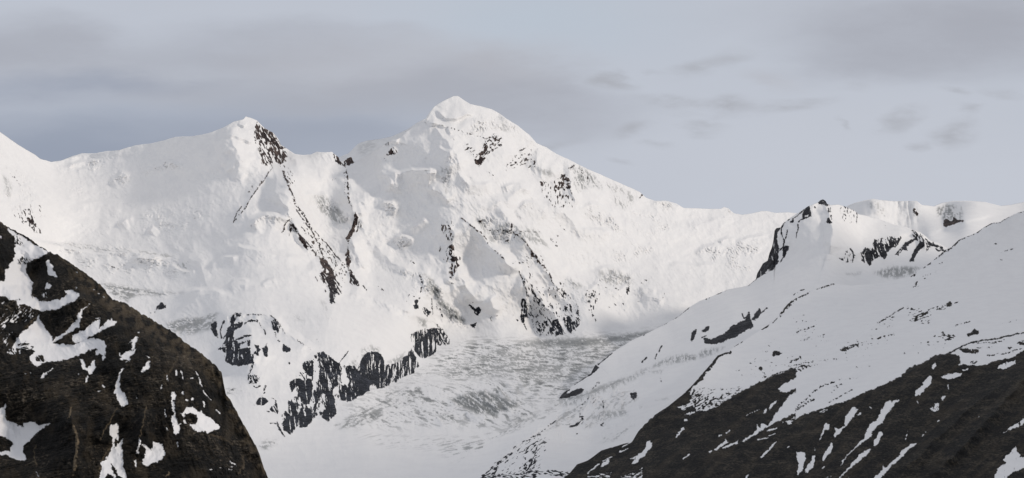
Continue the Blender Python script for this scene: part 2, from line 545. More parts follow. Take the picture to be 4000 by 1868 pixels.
# ================================================================== SHEET A: far pale ridge on the right
A = Sheet([(2700, 900), (3000, 870), (3100, 855), (3240, 825), (3304, 808), (3337, 793), (3379, 783), (3408, 776), (3433, 781), (3491, 786), (3582, 785), (3599, 800), (3649, 806), (3678, 793), (3724, 785), (3794, 785), (3848, 789), (3906, 804), (3948, 800), (4000, 789), (4200, 760), (4500, 790)],
          2700, 4500, 5, 1160, 110,
          [(2700, 850, 13200), (3000, 850, 12900), (3250, 820, 12900), (3405, 776, 12500), (3500, 786, 12700), (3590, 785, 12600), (3700, 790, 12800), (3800, 785, 12500), (4000, 790, 12600), (4400, 780, 12800),
           (3250, 900, 12500), (3410, 870, 12200), (3500, 900, 12350), (3600, 900, 12200), (3700, 860, 12450), (3850, 850, 12000), (4050, 830, 12000), (2800, 1160, 11000), (3200, 1160, 11000), (3624, 916, 11700), (3761, 864, 11800), (3600, 1160, 10300), (4000, 1160, 10000), (4500, 1160, 10000), (4400, 900, 11800)],
          1.2, 3)
A.paint('''
RG S 9 120 30 : 3408,776 3412,800 3425,840
RG S 8 60 10 : 3624,916 3680,891 3761,864 3900,835
R f -0.3 90 : 885,270 905,280 925,310 940,330 925,345 905,335 885,310 @rock_face/dark_crag_on_the_pale_fluted_far_wall
R f -0.6 80 : 1175,440 1180,390 1200,370 1220,405 1255,400 1270,360 1295,390 1350,390 1270,415 1200,440 @rock_face/dark_rock_showing_below_the_far_rounded_summit
R f 0.55 80 : 1090,460 1150,450 1200,440 1160,420 1110,430
I f 0.9 0.0 100 : 1100,260 1200,230 1340,260 1350,380 1180,400 1100,340
I f 0.55 0.1 90 : 430,210 620,210 640,380 520,340
G S 3 14 80 3 : 3430,790 3560,790 3590,900 3520,890 3440,850
G S 2 12 60 2 : 3600,800 3760,790 3780,870 3620,900
''')
n_fl = aniso(A.U, A.V, 86, 150, 13, 5, 3, ridged)
A.D -= 14 * n_fl * A.mpp * sstep(A.U, 3400, 3450) * (1 - sstep(A.U, 3560, 3610))
A.relief([(10, 130, 3, fbm), (2.0, 30, 3, fbm)])
A.rock_relief(3, 4)
A.build('far_mountain', M_far, label='pale distant snow ridge behind the small dark-sided peak on the right')

# ================================================================== SHEET Z: shoulder behind the saddle
Zs = Sheet([(1150, 660), (1300, 625), (1360, 600), (1380, 580), (1397, 563), (1410, 557), (1437, 549), (1487, 543), (1533, 533), (1591, 506), (1620, 486), (1655, 466), (1760, 440), (1900, 470)],
           1150, 1900, 6, 760, 60, [(1150, 650, 11900), (1400, 560, 11600), (1530, 540, 11200), (1650, 470, 11000), (1900, 460, 11000), (1150, 760, 11300), (1500, 760, 10900), (1900, 760, 10800), (1300, 650, 11700)], 1.5, 5)
Zs.relief([(9, 60, 4, fbm), (4, 18, 3, ridged)])
Zs.paint('''
I c 0.25 -0.1 -20 : 220,560 240,510 320,480 420,480 400,560 260,640
''')
Zs.build('far_shoulder', M_far, label='faint snow shoulder seen over the saddle between the two summits')

# ================================================================== SHEET B: main massif and glacier
def glac(v):
    el = math.tan(R_(PITCH) + math.atan((934 - v) / FPX))
    return 855.0 / (0.195 - el)

topB = [(-420, 330), (-200, 400), (0, 516), (69, 564), (137, 605), (158, 621), (201, 633), (238, 627), (283, 610), (320, 599), (366, 600), (411, 591), (466, 587), (526, 568), (594, 560), (640, 548), (686, 535), (754, 532), (814, 521), (869, 500), (914, 475), (951, 466), (960, 455),
        (985, 462), (1004, 471), (1033, 500), (1066, 518), (1087, 543), (1097, 566), (1118, 579), (1153, 602), (1186, 606), (1216, 603), (1236, 593), (1270, 595), (1297, 593), (1309, 604), (1322, 614), (1328, 631), (1340, 630), (1359, 618), (1366, 613), (1373, 614), (1381, 633), (1403, 624), (1436, 606), (1465, 587), (1498, 566), (1531, 546),
        (1545, 547), (1566, 537), (1591, 511), (1620, 493), (1657, 473), (1674, 443), (1699, 414), (1736, 392), (1770, 376), (1788, 375), (1803, 385), (1836, 406), (1882, 416), (1919, 426), (1948, 441), (1982, 466), (2023, 491), (2056, 518), (2066, 525), (2095, 558), (2133, 575), (2174, 602), (2216, 620), (2253, 639), (2295, 660),
        (2336, 677), (2399, 706), (2453, 729), (2498, 749), (2523, 772), (2557, 785), (2598, 783), (2640, 795), (2671, 812), (2749, 815), (2816, 816), (2828, 808), (2845, 814), (2866, 833), (2899, 839), (2940, 833), (2974, 825), (2999, 825), (3024, 831), (3082, 830), (3200, 842), (3400, 900)]
ctB = [(-400, 400, 9700), (0, 516, 10000), (201, 633, 10900), (520, 568, 10900), (860, 500, 10280), (960, 455, 10330), (1150, 602, 10500), (1290, 593, 10400), (1380, 625, 10500), (1530, 547, 10080),
       (1700, 414, 10150), (1785, 375, 10260), (1950, 441, 10390), (2100, 560, 10500), (2500, 749, 10900), (2670, 812, 11100), (2900, 838, 11400), (3100, 830, 11700), (3400, 900, 11900),
       (0, 700, 9500), (0, 850, 9150), (150, 800, 9700), (300, 800, 10200), (600, 800, 10060), (850, 700, 9880), (880, 580, 9960), (1000, 620, 10060), (1090, 620, 10330), (1050, 720, 9760), (1140, 700, 9650), (1250, 750, 9950), (1340, 750, 9850), (1450, 720, 9920),
       (1600, 620, 9860), (1600, 750, 9740), (1760, 560, 9860), (1900, 560, 9960), (2080, 700, 10050), (2300, 800, 10250), (2600, 900, 10700), (2900, 950, 10950), (3300, 1000, 11200),
       (250, 1000, 9650), (500, 950, 9700), (800, 900, 9450), (1000, 850, 9300), (1120, 900, 9200), (1250, 950, 9450), (1370, 950, 9400), (1550, 950, 9550), (1750, 880, 9450), (1740, 1050, 9330), (1830, 1000, 9500), (1900, 900, 9500), (2050, 950, 9550), (2300, 1050, 9850), (2700, 1080, 10200), (3100, 1100, 10500),
       (300, 1150, 9000), (600, 1150, 8950), (850, 1050, 8950), (1000, 1050, 8700), (1200, 1080, 8700), (1300, 1150, 8700), (1450, 1150, 9000), (1650, 1180, 9080), (1900, 1180, 9230), (2050, 1100, 9360), (2280, 1200, 9300), (2600, 1200, 9500), (3000, 1250, 9500),
       (600, 1300, 8300), (850, 1230, 8120), (950, 1230, 7950), (1100, 1220, 8020), (1300, 1220, 8050), (1450, 1300, 7980), (1600, 1260, 8750), (1150, 1340, 7350), (1300, 1380, 7280), (1450, 1380, 7560), (1700, 1320, 9000), (1850, 1310, glac(1320) - 50), (2100, 1318, glac(1320)), (2450, 1320, glac(1322)), (2900, 1330, 9200), (3400, 1330, 9400),
       (860, 1420, 7300), (980, 1400, 7000), (1050, 1480, 6800), (1200, 1450, 7000), (1350, 1460, 7050), (1500, 1420, 7600), (1640, 1390, 8200),
       (800, 1540, 6550), (900, 1560, 6500), (1000, 1690, glac(1695) - 20), (1110, 1640, glac(1642)), (1320, 1600, glac(1602)), (1500, 1490, glac(1492)), (1750, 1370, glac(1370)),
       (2000, 1420, glac(1420)), (2300, 1400, glac(1400)), (1700, 1500, glac(1500)), (2050, 1520, glac(1520)), (2400, 1520, 7000), (1400, 1650, glac(1650)), (1800, 1650, glac(1650)), (2200, 1650, 6000),
       (1000, 1790, glac(1790)), (1400, 1790, glac(1790)), (1800, 1790, glac(1790)), (2300, 1790, 5300), (700, 1790, 5400), (1000, 1960, glac(1960)), (1600, 1960, glac(1960)), (2200, 1960, 4800), (600, 1960, 4900), (0, 1960, 5500), (3400, 1960, 5600), (3400, 1600, 7200), (2900, 1700, 6000), (0, 1400, 7600), (-420, 1100, 8800), (-420, 1960, 5600), (400, 1500, 7000)]
B = Sheet(topB, -420, 3400, 2.5, 2030, 700, ctB, 1.6, 11)

# large relief ---------------------------------------------------------------
B.paint('''
RG b 10 30 12 : 210,300 290,320 380,350 450,390
RG b 8 30 8 : 310,200 350,215 380,232
RG b 12 50 40 : 780,480 860,560 880,640 940,720 960,780
RG b 12 16 60 : 940,870 1000,860 1080,880 1160,860
RG b 14 14 50 : 400,1190 480,1110 560,1060 640,1045 700,1085 790,1100
RG b 12 24 60 : 640,850 740,860 840,900
RG b 16 50 70 : 1500,800 1490,900 1460,960 1480,1060
RG c 12 10 30 : 870,790 920,780 980,790
RG c 16 60 14 : 480,500 560,480 620,500
RG c 12 60 10 : 960,180 1060,270 1160,275 1260,230 1340,235
RG c 14 60 14 : 960,160 900,250 860,300
RG c 16 30 60 : 1500,420 1580,500 1640,600 1700,650
RG c 14 14 40 : 1180,800 1240,850 1290,900 1400,900 1500,880 
RG c 12 10 40 : 1580,920 1680,890 1760,900 1860,960
RG c 12 12 50 : 440,1080 480,1060 560,1070 600,1120 560,1190
RG c 14 50 20 : 900,920 980,960 1050,1010 1100,1060
RG d 16 30 60 : 100,740 200,840 240,900 330,1000 420,1130
RG d 14 12 50 : 300,760 360,700 440,700 540,760 560,850
RG d 14 40 40 : 540,640 640,740 800,860 880,1000
RG d 12 14 50 : 900,760 980,720 1060,730 1160,800 1240,900 1270,980
RG d 14 16 60 : 1540,700 1640,690 1740,710 1860,760
RG d 12 12 60 : 880,940 960,960 1080,960 1180,980
RG j 16 40 40 : 130,200 200,300 300,420 420,470 560,510
RG j 16 14 50 : 330,190 400,170 500,210 500,260
RG j 14 14 40 : 490,100 560,70 640,10
RG j 18 60 40 : 930,480 1000,640 1080,740 1100,800
RG j 14 40 40 : 1220,740 1280,860 1350,890
RG j 16 30 60 : 1340,260 1360,360 1450,440 1520,500
RG j 14 50 50 : 1760,230 1700,300 1820,460 1925,560
RG q 14 14 60 : 380,560 560,520
RG q 16 16 60 : 640,400 760,480 900,540 1000,480 1120,520 1260,550 1360,480
RG q 12 14 60 : 960,330 1060,300 1200,290 1340,340
RG q 14 14 50 : 1500,540 1600,530 1700,545
RG q 14 20 50 : 1530,650 1620,640 1720,650 1800,700
RG e 10 14 60 : 520,700 600,640 700,620 780,660
RG e 10 12 50 : 730,590 820,560 900,570
RG e 10 12 50 : 900,600 1000,560 1120,540 1200,530
RG e 12 14 60 : 260,800 400,805 520,820 700,800
RG e 10 30 60 : 440,460 560,430 700,380 860,340
RG g 14 12 50 : 1240,400 1300,380 1400,390 1500,360
RG g 12 12 50 : 1600,440 1700,500 1780,520 1850,480
RG g 12 14 50 : 1700,720 1780,690 1925,680
RG g 10 10 40 : 1100,60 1200,20
RG g 10 10 40 : 1400,130 1450,80
RG o 14 60 30 : 460,640 500,660 520,720
RG o 16 20 70 : 620,560 670,540 710,550
RG o 14 16 60 : 560,870 600,850 640,840''')
B.paint('''
RG b 30 210 80 : 120,235 190,270 240,340 300,470 350,540 420,590 500,605 590,640 640,615
RG b 24 110 50 : 655,600 690,690 675,790 650,860 720,930 800,1030 840,1090
RG b 16 70 40 : 640,610 560,730 460,860 380,1000 290,1110
RG b 18 60 50 : 490,180 460,300 490,420 540,590
RG b 26 40 110 : 740,650 790,780 850,950 930,1060 1010,1200 1050,1260
RG i 30 55 120 : 1290,0 1400,120 1480,300 1460,430
RG i 22 40 70 : 1460,0 1600,150 1700,280 1760,330
RG b 22 60 60 : 1290,560 1335,650 1350,800 1360,950 1400,1060 1390,1190
RG p 20 36 60 : 1120,310 1150,400 1200,560 1240,640 1280,760
RG p 24 60 30 : 420,110 500,270 600,420 700,540
RG c 26 60 34 : 555,475 520,560 470,650 470,760 520,830 540,980
RG c 16 110 90 : 1560,220 1410,258 1280,300 1225,370 1150,440 1120,560 1110,700 1150,850
RG c 30 16 90 : 500,790 640,780 760,762 920,750 1000,770
RG c 14 60 12 : 890,310 1000,330 1080,360 1120,440
RG c 12 12 60 : 980,535 1060,580 1130,590
RG j 22 80 70 : 850,0 880,150 890,330 920,470 870,590 930,700 1000,800
RG j 24 30 110 : 960,0 1060,70 1160,160 1260,290 1370,400 1500,500
RG j 10 130 70 : 1180,230 1185,400 1170,600 1150,720
RG j 18 50 80 : 1430,110 1560,220 1700,420 1800,540 1925,740
RG q 15 60 60 : 90,340 150,450 175,560 170,800 110,900
RG q 24 40 60 : 250,520 380,700 520,880 600,1050
RG j 14 40 60 : 560,510 640,600 770,690 830,830 1000,980
RG o 24 200 40 : 860,735 940,750 1010,775 1060,800
RG o 26 90 30 : 540,820 570,795 620,790 680,795 715,830
RG i 26 26 70 : 870,560 930,640 1000,730 1130,800 1250,885
RG i 26 120 60 : 690,640 680,760 670,930 690,1040
RG c 24 30 90 : 1560,220 1700,330 1830,440 1925,560
RG d 26 60 60 : 470,200 480,300 560,400 700,430
RG d 20 40 40 : 760,300 800,420 800,560 830,740
RG d 16 30 60 : 0,700 200,690 330,560 450,600
RG o 20 40 110 : 1060,300 1100,330 1150,390 1165,440
RG o 16 8 40 : 150,405 200,392 260,384 330,368
RG a 8.0 10 46 : 540,450 640,415 760,390 850,385
RG a 7.0 10 36 : 640,480 740,455 830,450
RG a 10.0 14 50 : 930,580 1000,530 1040,490 1110,520
RG a 9.0 12 44 : 1230,490 1330,440 1420,400 1530,425
RG a 6.0 10 60 : 640,770 760,745 900,730 1050,735
RG a 7.0 10 44 : 1020,930 1080,895 1140,880
RG o 18 14 60 : 60,600 150,620 240,640 330,635 420,650
RG o 14 12 50 : 560,640 600,620 680,640 760,650
RG o 14 14 70 : 430,800 500,745 600,715 690,720
RG i 14 10 46 : 260,110 330,60 420,15 560,5
RG i 12 8 40 : 450,290 520,235 590,220 660,225
RG i 10 8 30 : 760,270 830,230 910,210
RG i 14 14 80 : 60,360 180,320 320,320 450,370
B S 26 : 1520,760 1620,690
B S -30 : 1330,760 1240,600
B S 30 : 1260,700 1310,640
B S 24 : 1700,760 1800,680
B S -26 : 2040,640 2000,560
B S 28 : 2090,830 2010,780
B S -20 : 2160,930 2100,880
B S 22 : 1500,880 1570,800
B S -26 : 1450,1000 1390,900
B S 20 : 700,850 500,780
B S -26 : 600,1000 460,920
B S 22 : 900,980 780,920
B S -30 : 1060,1000 980,930
B S 24 : 2500,900 2350,840
B S -20 : 2650,1000 2500,920
B S 22 : 2800,900 2650,860
B S 20 : 2350,960 2250,900
B S 30 : 130,700 60,500
''')
B.relief([(26, 300, 3, fbm), (16, 120, 3, fbm), (7, 90, 4, ridged), (4.5, 44, 3, fbm), (1.6, 16, 3, fbm)])
# the whole snow face carries faint down-slope flutes and seracs
face = sstep(B.V, 480, 640) * (1 - sstep(B.V, 1230, 1330)) * sstep(B.U, 1050, 1250)
B.D -= face * (.15 + sstep(fbm(B.U / 110, B.V / 110, 2, 15), -.2, .35)) * 6.0 * aniso(B.U, B.V, 58, 90, 26, 91, 4, ridged) * B.mpp
B.D -= face * (.1 + sstep(fbm(B.U / 80, B.V / 80, 2, 16), -.1, .35)) * 2.6 * aniso(B.U, B.V, 70, 26, 11, 93, 4, ridged) * B.mpp
patch = sstep(fbm(B.U / 75, B.V / 75, 3, 17), -.25, .25)
snowy = 1 - sstep(B.V, 1560, 1700)
B.D -= snowy * (.1 + 1.1 * patch ** 1.5) * 3.8 * aniso(B.U, B.V, 48, 60, 26, 111, 4, ridged) * B.mpp
B.D -= snowy * (.1 + patch ** 2) * 2.2 * aniso(B.U + 9 * fbm(B.U / 40, B.V / 40, 2, 3), B.V, 15, 20, 11, 112, 3, ridged) * B.mpp
lft = 1 - sstep(B.U, 950, 1150)
B.D -= lft * (1 - sstep(B.V, 1200, 1350)) * 6.0 * aniso(B.U, B.V, -28, 170, 40, 95, 3, fbm) * B.mpp
rgt = sstep(B.U, 2450, 2650)
B.D -= rgt * (1 - sstep(B.V, 1250, 1330)) * 9.0 * aniso(B.U, B.V, -25, 150, 45, 97, 3, fbm) * B.mpp
B.paint('''
G a 4.5 9 -20 1.6 : 480,430 800,370 880,420 840,470 700,480 520,500
G a 5 9 -30 1.8 : 900,590 1000,470 1100,500 1150,560 1000,600
G a 5 9 -30 1.8 : 1180,500 1400,380 1600,410 1560,450 1300,500
G a 4 9 -10 1.6 : 540,560 640,530 720,640 700,700 600,680
G a 4 10 -30 1.8 : 1250,800 1350,740 1500,830 1850,740 1700,900 1500,1000 1250,960 1130,1000
G g 6 10 5 1.8 : 400,225 600,220 800,240 960,270 1250,280 1300,330 1500,360 1640,400 1560,450 1300,440 900,330 600,330
G g 5 10 15 2.2 : 700,380 1200,430 1400,420 1640,370 1800,520 1700,570 1500,560 1200,540 800,520
G g 5 7 8 3.5 : 930,600 1200,640 1480,690 1720,700 1700,740 1300,760 1280,860 1100,780 980,700
G g 6 10 0 1.5 : 1640,1080 1560,1000 1600,960 1700,930 1925,930 1925,1010 1800,1080
G b 5 10 60 1.5 : 960,850 1150,830 1300,980 1390,1100 1340,1190 1200,1130 1050,1000
G b 5 9 -30 1.5 : 400,1180 500,1090 640,1040 700,1100 600,1110 470,1180
G c 5 11 60 1.8 : 1000,700 1120,560 1160,640 1160,800 1130,1000 1060,1010 1010,850
G c 5 10 80 1.5 : 1340,270 1600,240 1750,340 1700,440 1500,400 1350,420 1200,430
G c 5 10 0 1.4 : 390,1130 450,1060 620,1080 600,1180 450,1200
G j 6 11 60 1.5 : 330,150 420,140 520,250 420,310 340,220
G j 7 11 60 1.5 : 1080,0 1300,0 1450,60 1640,120 1800,300 1700,330 1500,200 1350,230 1240,260 1180,150
G j 8 11 60 1.5 : 580,510 680,560 790,680 800,760 1010,960 1000,1030 860,960 770,860 640,700
G j 5 10 70 1.5 : 400,500 560,520 540,700 440,700
G q 6 10 70 1.6 : 600,380 760,470 900,540 1000,400 1200,290 1400,370 1440,500 1300,560 1000,720 860,700 700,500
G q 5 10 20 1.5 : 1380,580 1500,540 1640,620 1850,650 1800,720 1500,700
G q 5 10 40 1.6 : 1400,0 1650,60 1500,200 1300,200 1080,150 1050,90 1300,100
G d 5 10 55 1.7 : 880,740 1060,720 1200,830 1290,1000 1200,1000 1050,880 900,790
G d 4 10 80 1.5 : 350,690 480,680 540,840 500,900 330,720
G d 4 10 40 1.5 : 1340,780 1560,780 1800,900 1800,1000 1500,1000 1380,900
G e 5 10 30 1.6 : 520,700 640,620 800,640 1000,600 1200,640 1100,800 1040,900 900,860 700,780
G e 4 10 20 1.6 : 730,560 1000,560 1200,550 1200,600 800,610
G e 4 8 0 1.2 : 180,190 300,200 410,270 200,290
G e 4 7 0 1.2 : 770,260 860,280 900,330 780,320
G e 4 7 0 1.2 : 1050,330 1150,300 1220,310 1200,370 1060,370
G a 5 12 70 2 : 0,300 200,350 380,600 350,900 150,850 0,760
''')
fl = inside(B.U, B.V, pts('d', '800,340 870,330 1480,620 1480,680 1400,740 1290,800 1180,720 1080,600 880,570 820,560'))
fl = sstep(sdist(B.U, B.V, pts('d', '800,340 870,330 1480,620 1480,680 1400,740 1290,800 1180,720 1080,600 880,570 820,560')), -12, 12)
B.D -= fl * 4.5 * aniso(B.U, B.V, 68, 130, 8.5, 99, 3, ridged) * B.mpp

# the broken glacier ----------------------------------------------------------
def region_f(sh, crop, s, lo=-25, hi=25): return sstep(sdist(sh.U, sh.V, pts(crop, s)), lo, hi)
g_up = region_f(B, 'l', '380,270 700,130 1100,140 1557,120 2200,60 2200,500 1700,600 1300,640 1100,640 900,460 500,480 350,430 200,460 0,520 -250,640 -200,560 60,500 300,380', -30, 40)
g_mid = region_f(B, 'l', '-300,660 0,530 200,470 420,500 800,430 1050,480 1100,640 1200,720 950,850 700,820 400,800 100,830 -300,800', -30, 40)
g_lo = region_f(B, 'l', '-200,860 300,900 700,880 1300,640 1500,700 1500,1250 700,1250 560,1100 400,980 0,960', -30, 60)
v_st = 1.0 + sstep(B.V, 1350, 1700) * 1.2
wob = 14 * fbm(B.U / 70, B.V / 40, 3, 120)
h_up = .75 * aniso(B.U + wob, B.V * 2.4 + wob, 6, 60, 24, 101, 4, ridged) + .35 * aniso(B.U, B.V * 2.0, -12, 16, 10, 102, 3, ridged)
h_mid = .75 * aniso(B.U + wob, B.V * 1.5 - wob, 33, 66, 21, 103, 4, ridged) + .35 * aniso(B.U, B.V * 1.6, 5, 16, 9, 104, 3, ridged)
h_lo = aniso(B.U, B.V * 2, -25, 60, 16, 105, 4, ridged)
pt = .6 + .4 * sstep(fbm(B.U / 90, B.V / 45, 3, 121), -.3, .2)
B.D -= (g_up * pt * 22 * h_up + g_mid * (1.2 - .4 * pt) * 22 * h_mid + g_lo * 8 * h_lo) * B.mpp
B.ice = np.maximum(B.ice, np.maximum(g_up * pt * sstep(-h_up, -.58, -.12), g_mid * .95 * sstep(-h_mid, -.50, -.10) * pt)).astype(np.float32)
B.ice = np.maximum(B.ice, (g_lo * .8 * sstep(-h_lo, -.38, .0)).astype(np.float32))
gl_all = sstep(B.V, 1600, 1720) * sstep(B.U, 900, 1000)
B.D -= gl_all * 3.0 * aniso(B.U, B.V * 3, 0, 120, 40, 106, 4, fbm) * B.mpp
B.paint('''
RG l 20 10 40 : 490,600 560,650 640,690 760,720 830,725
RG l 20 12 34 : 580,560 660,620 720,660 800,690
RG l 22 10 36 : 690,560 740,600 820,640 900,660 1000,660
RG l 22 10 36 : 750,545 790,590 840,630 900,640
RG l 20 10 34 : 870,530 930,590 960,640 1030,630
RG l 16 10 30 : 930,480 1000,530 1030,580
RG l 14 10 30 : 390,730 450,780 560,790 660,795
RG l 14 10 30 : 620,700 740,740 860,730
RG l 10 8 26 : 1040,480 1080,530
RG l 10 8 24 : 1140,560 1180,575
RG l 16 16 50 : 560,330 800,260 1000,210 1300,200
RG l 12 12 40 : 820,420 1000,430 1200,380
I l 1.0 -0.15 35 : 490,600 600,560 700,540 760,530 1020,620 1030,660 830,730 700,720 560,660
I l .9 -0.1 60 : 860,530 910,525 960,600 940,610
I l .9 -0.1 60 : 745,545 800,560 840,640 790,635
I l .7 0.0 20 : 390,720 480,700 660,780 640,800 430,770
I l .75 0.05 0 : 550,320 900,200 1100,140 1557,120 2000,80 1900,200 1557,350 1400,480 1100,480 800,430 560,460 380,420
I l .9 -0.2 -4 : 1050,150 1557,130 1800,110 2200,50 2200,90 1557,210 1200,210
I l .8 -0.1 0 : 830,390 1100,350 1557,340 1500,400 1200,410 850,420
I l .8 0.0 -20 : 1200,700 1280,650 1400,500 1557,400 1557,480 1400,600 1250,720
I l .7 0.05 -20 : 900,780 1000,720 1200,720 1100,800 960,840
I l .7 0.1 -25 : 0,540 150,520 300,560 180,650 0,700
I k .8 0.0 -25 : 1450,700 1700,560 1925,480 1925,640 1700,720 1480,750
I k .7 0.0 0 : 740,910 800,840 920,840 930,900 800,950
I k .7 0.1 -10 : 410,380 480,340 560,360 620,400 440,430
I g .8 -0.1 0 : 1600,1080 1560,1000 1650,960 1780,930 1925,940 1925,1010 1750,1080
I i .7 -0.1 -30 : 0,640 120,600 280,540 370,530 340,640 280,700 100,750 0,740
I g .8 -0.05 10 : 930,600 1200,640 1480,690 1720,705 1500,740 1280,740 1200,800 1080,760
I g .6 0.1 10 : 400,230 800,240 960,280 1300,300 1640,350 1600,400 1300,340 900,330
I g .6 0.1 20 : 1240,400 1340,390 1400,440 1300,440
I g .6 0.1 50 : 1640,430 1780,400 1820,520 1720,540
I j .9 -0.15 55 : 590,520 680,560 780,680 770,760 900,840 1010,960 1000,1010 860,940 760,840 660,660
I j .8 -0.2 80 : 550,930 640,950 650,1040 570,1030
I j .7 -0.1 60 : 1080,0 1190,10 1200,190 1140,90
I j .6 0.0 50 : 1190,100 1420,40 1700,120 1800,290 1650,250 1400,150 1240,260
I q .7 0.0 60 : 600,390 700,400 860,520 760,540 640,470
I q .55 0.0 70 : 1000,330 1200,290 1400,380 1420,480 1200,520 1050,480
I d .7 -0.1 70 : 470,390 600,380 640,440 560,470
I d .8 0.0 68 : 800,370 870,340 1000,430 1080,520 1100,580 960,560 860,620 820,540
I d .6 0.1 66 : 1100,500 1300,560 1420,650 1380,720 1270,790 1180,680
I c .6 0.0 60 : 1540,260 1600,240 1680,400 1600,400
I c .5 0.1 60 : 1000,720 1100,700 1130,960 1040,1000
I b .7 -0.05 60 : 1020,880 1120,860 1300,1030 1340,1150 1240,1150 1080,1030
I b .6 -0.1 30 : 620,1060 700,1080 780,1110 680,1120
I i .6 -0.05 60 : 1710,870 1800,830 1880,860 1900,930 1800,900 1700,990
I i .6 0.0 60 : 1590,1000 1680,940 1680,1050 1600,1030
I l .7 -0.1 60 : 20,320 160,240 150,320 60,340
I a .6 0.0 70 : 20,510 70,520 110,620 90,720 40,640
I i .35 0.0 70 : 1310,400 1380,430 1450,600 1400,610
I i .35 0.0 20 : 1050,540 1150,560 1180,620 1060,610
I l .5 0.1 -20 : 380,950 460,910 560,960 520,1000
''')
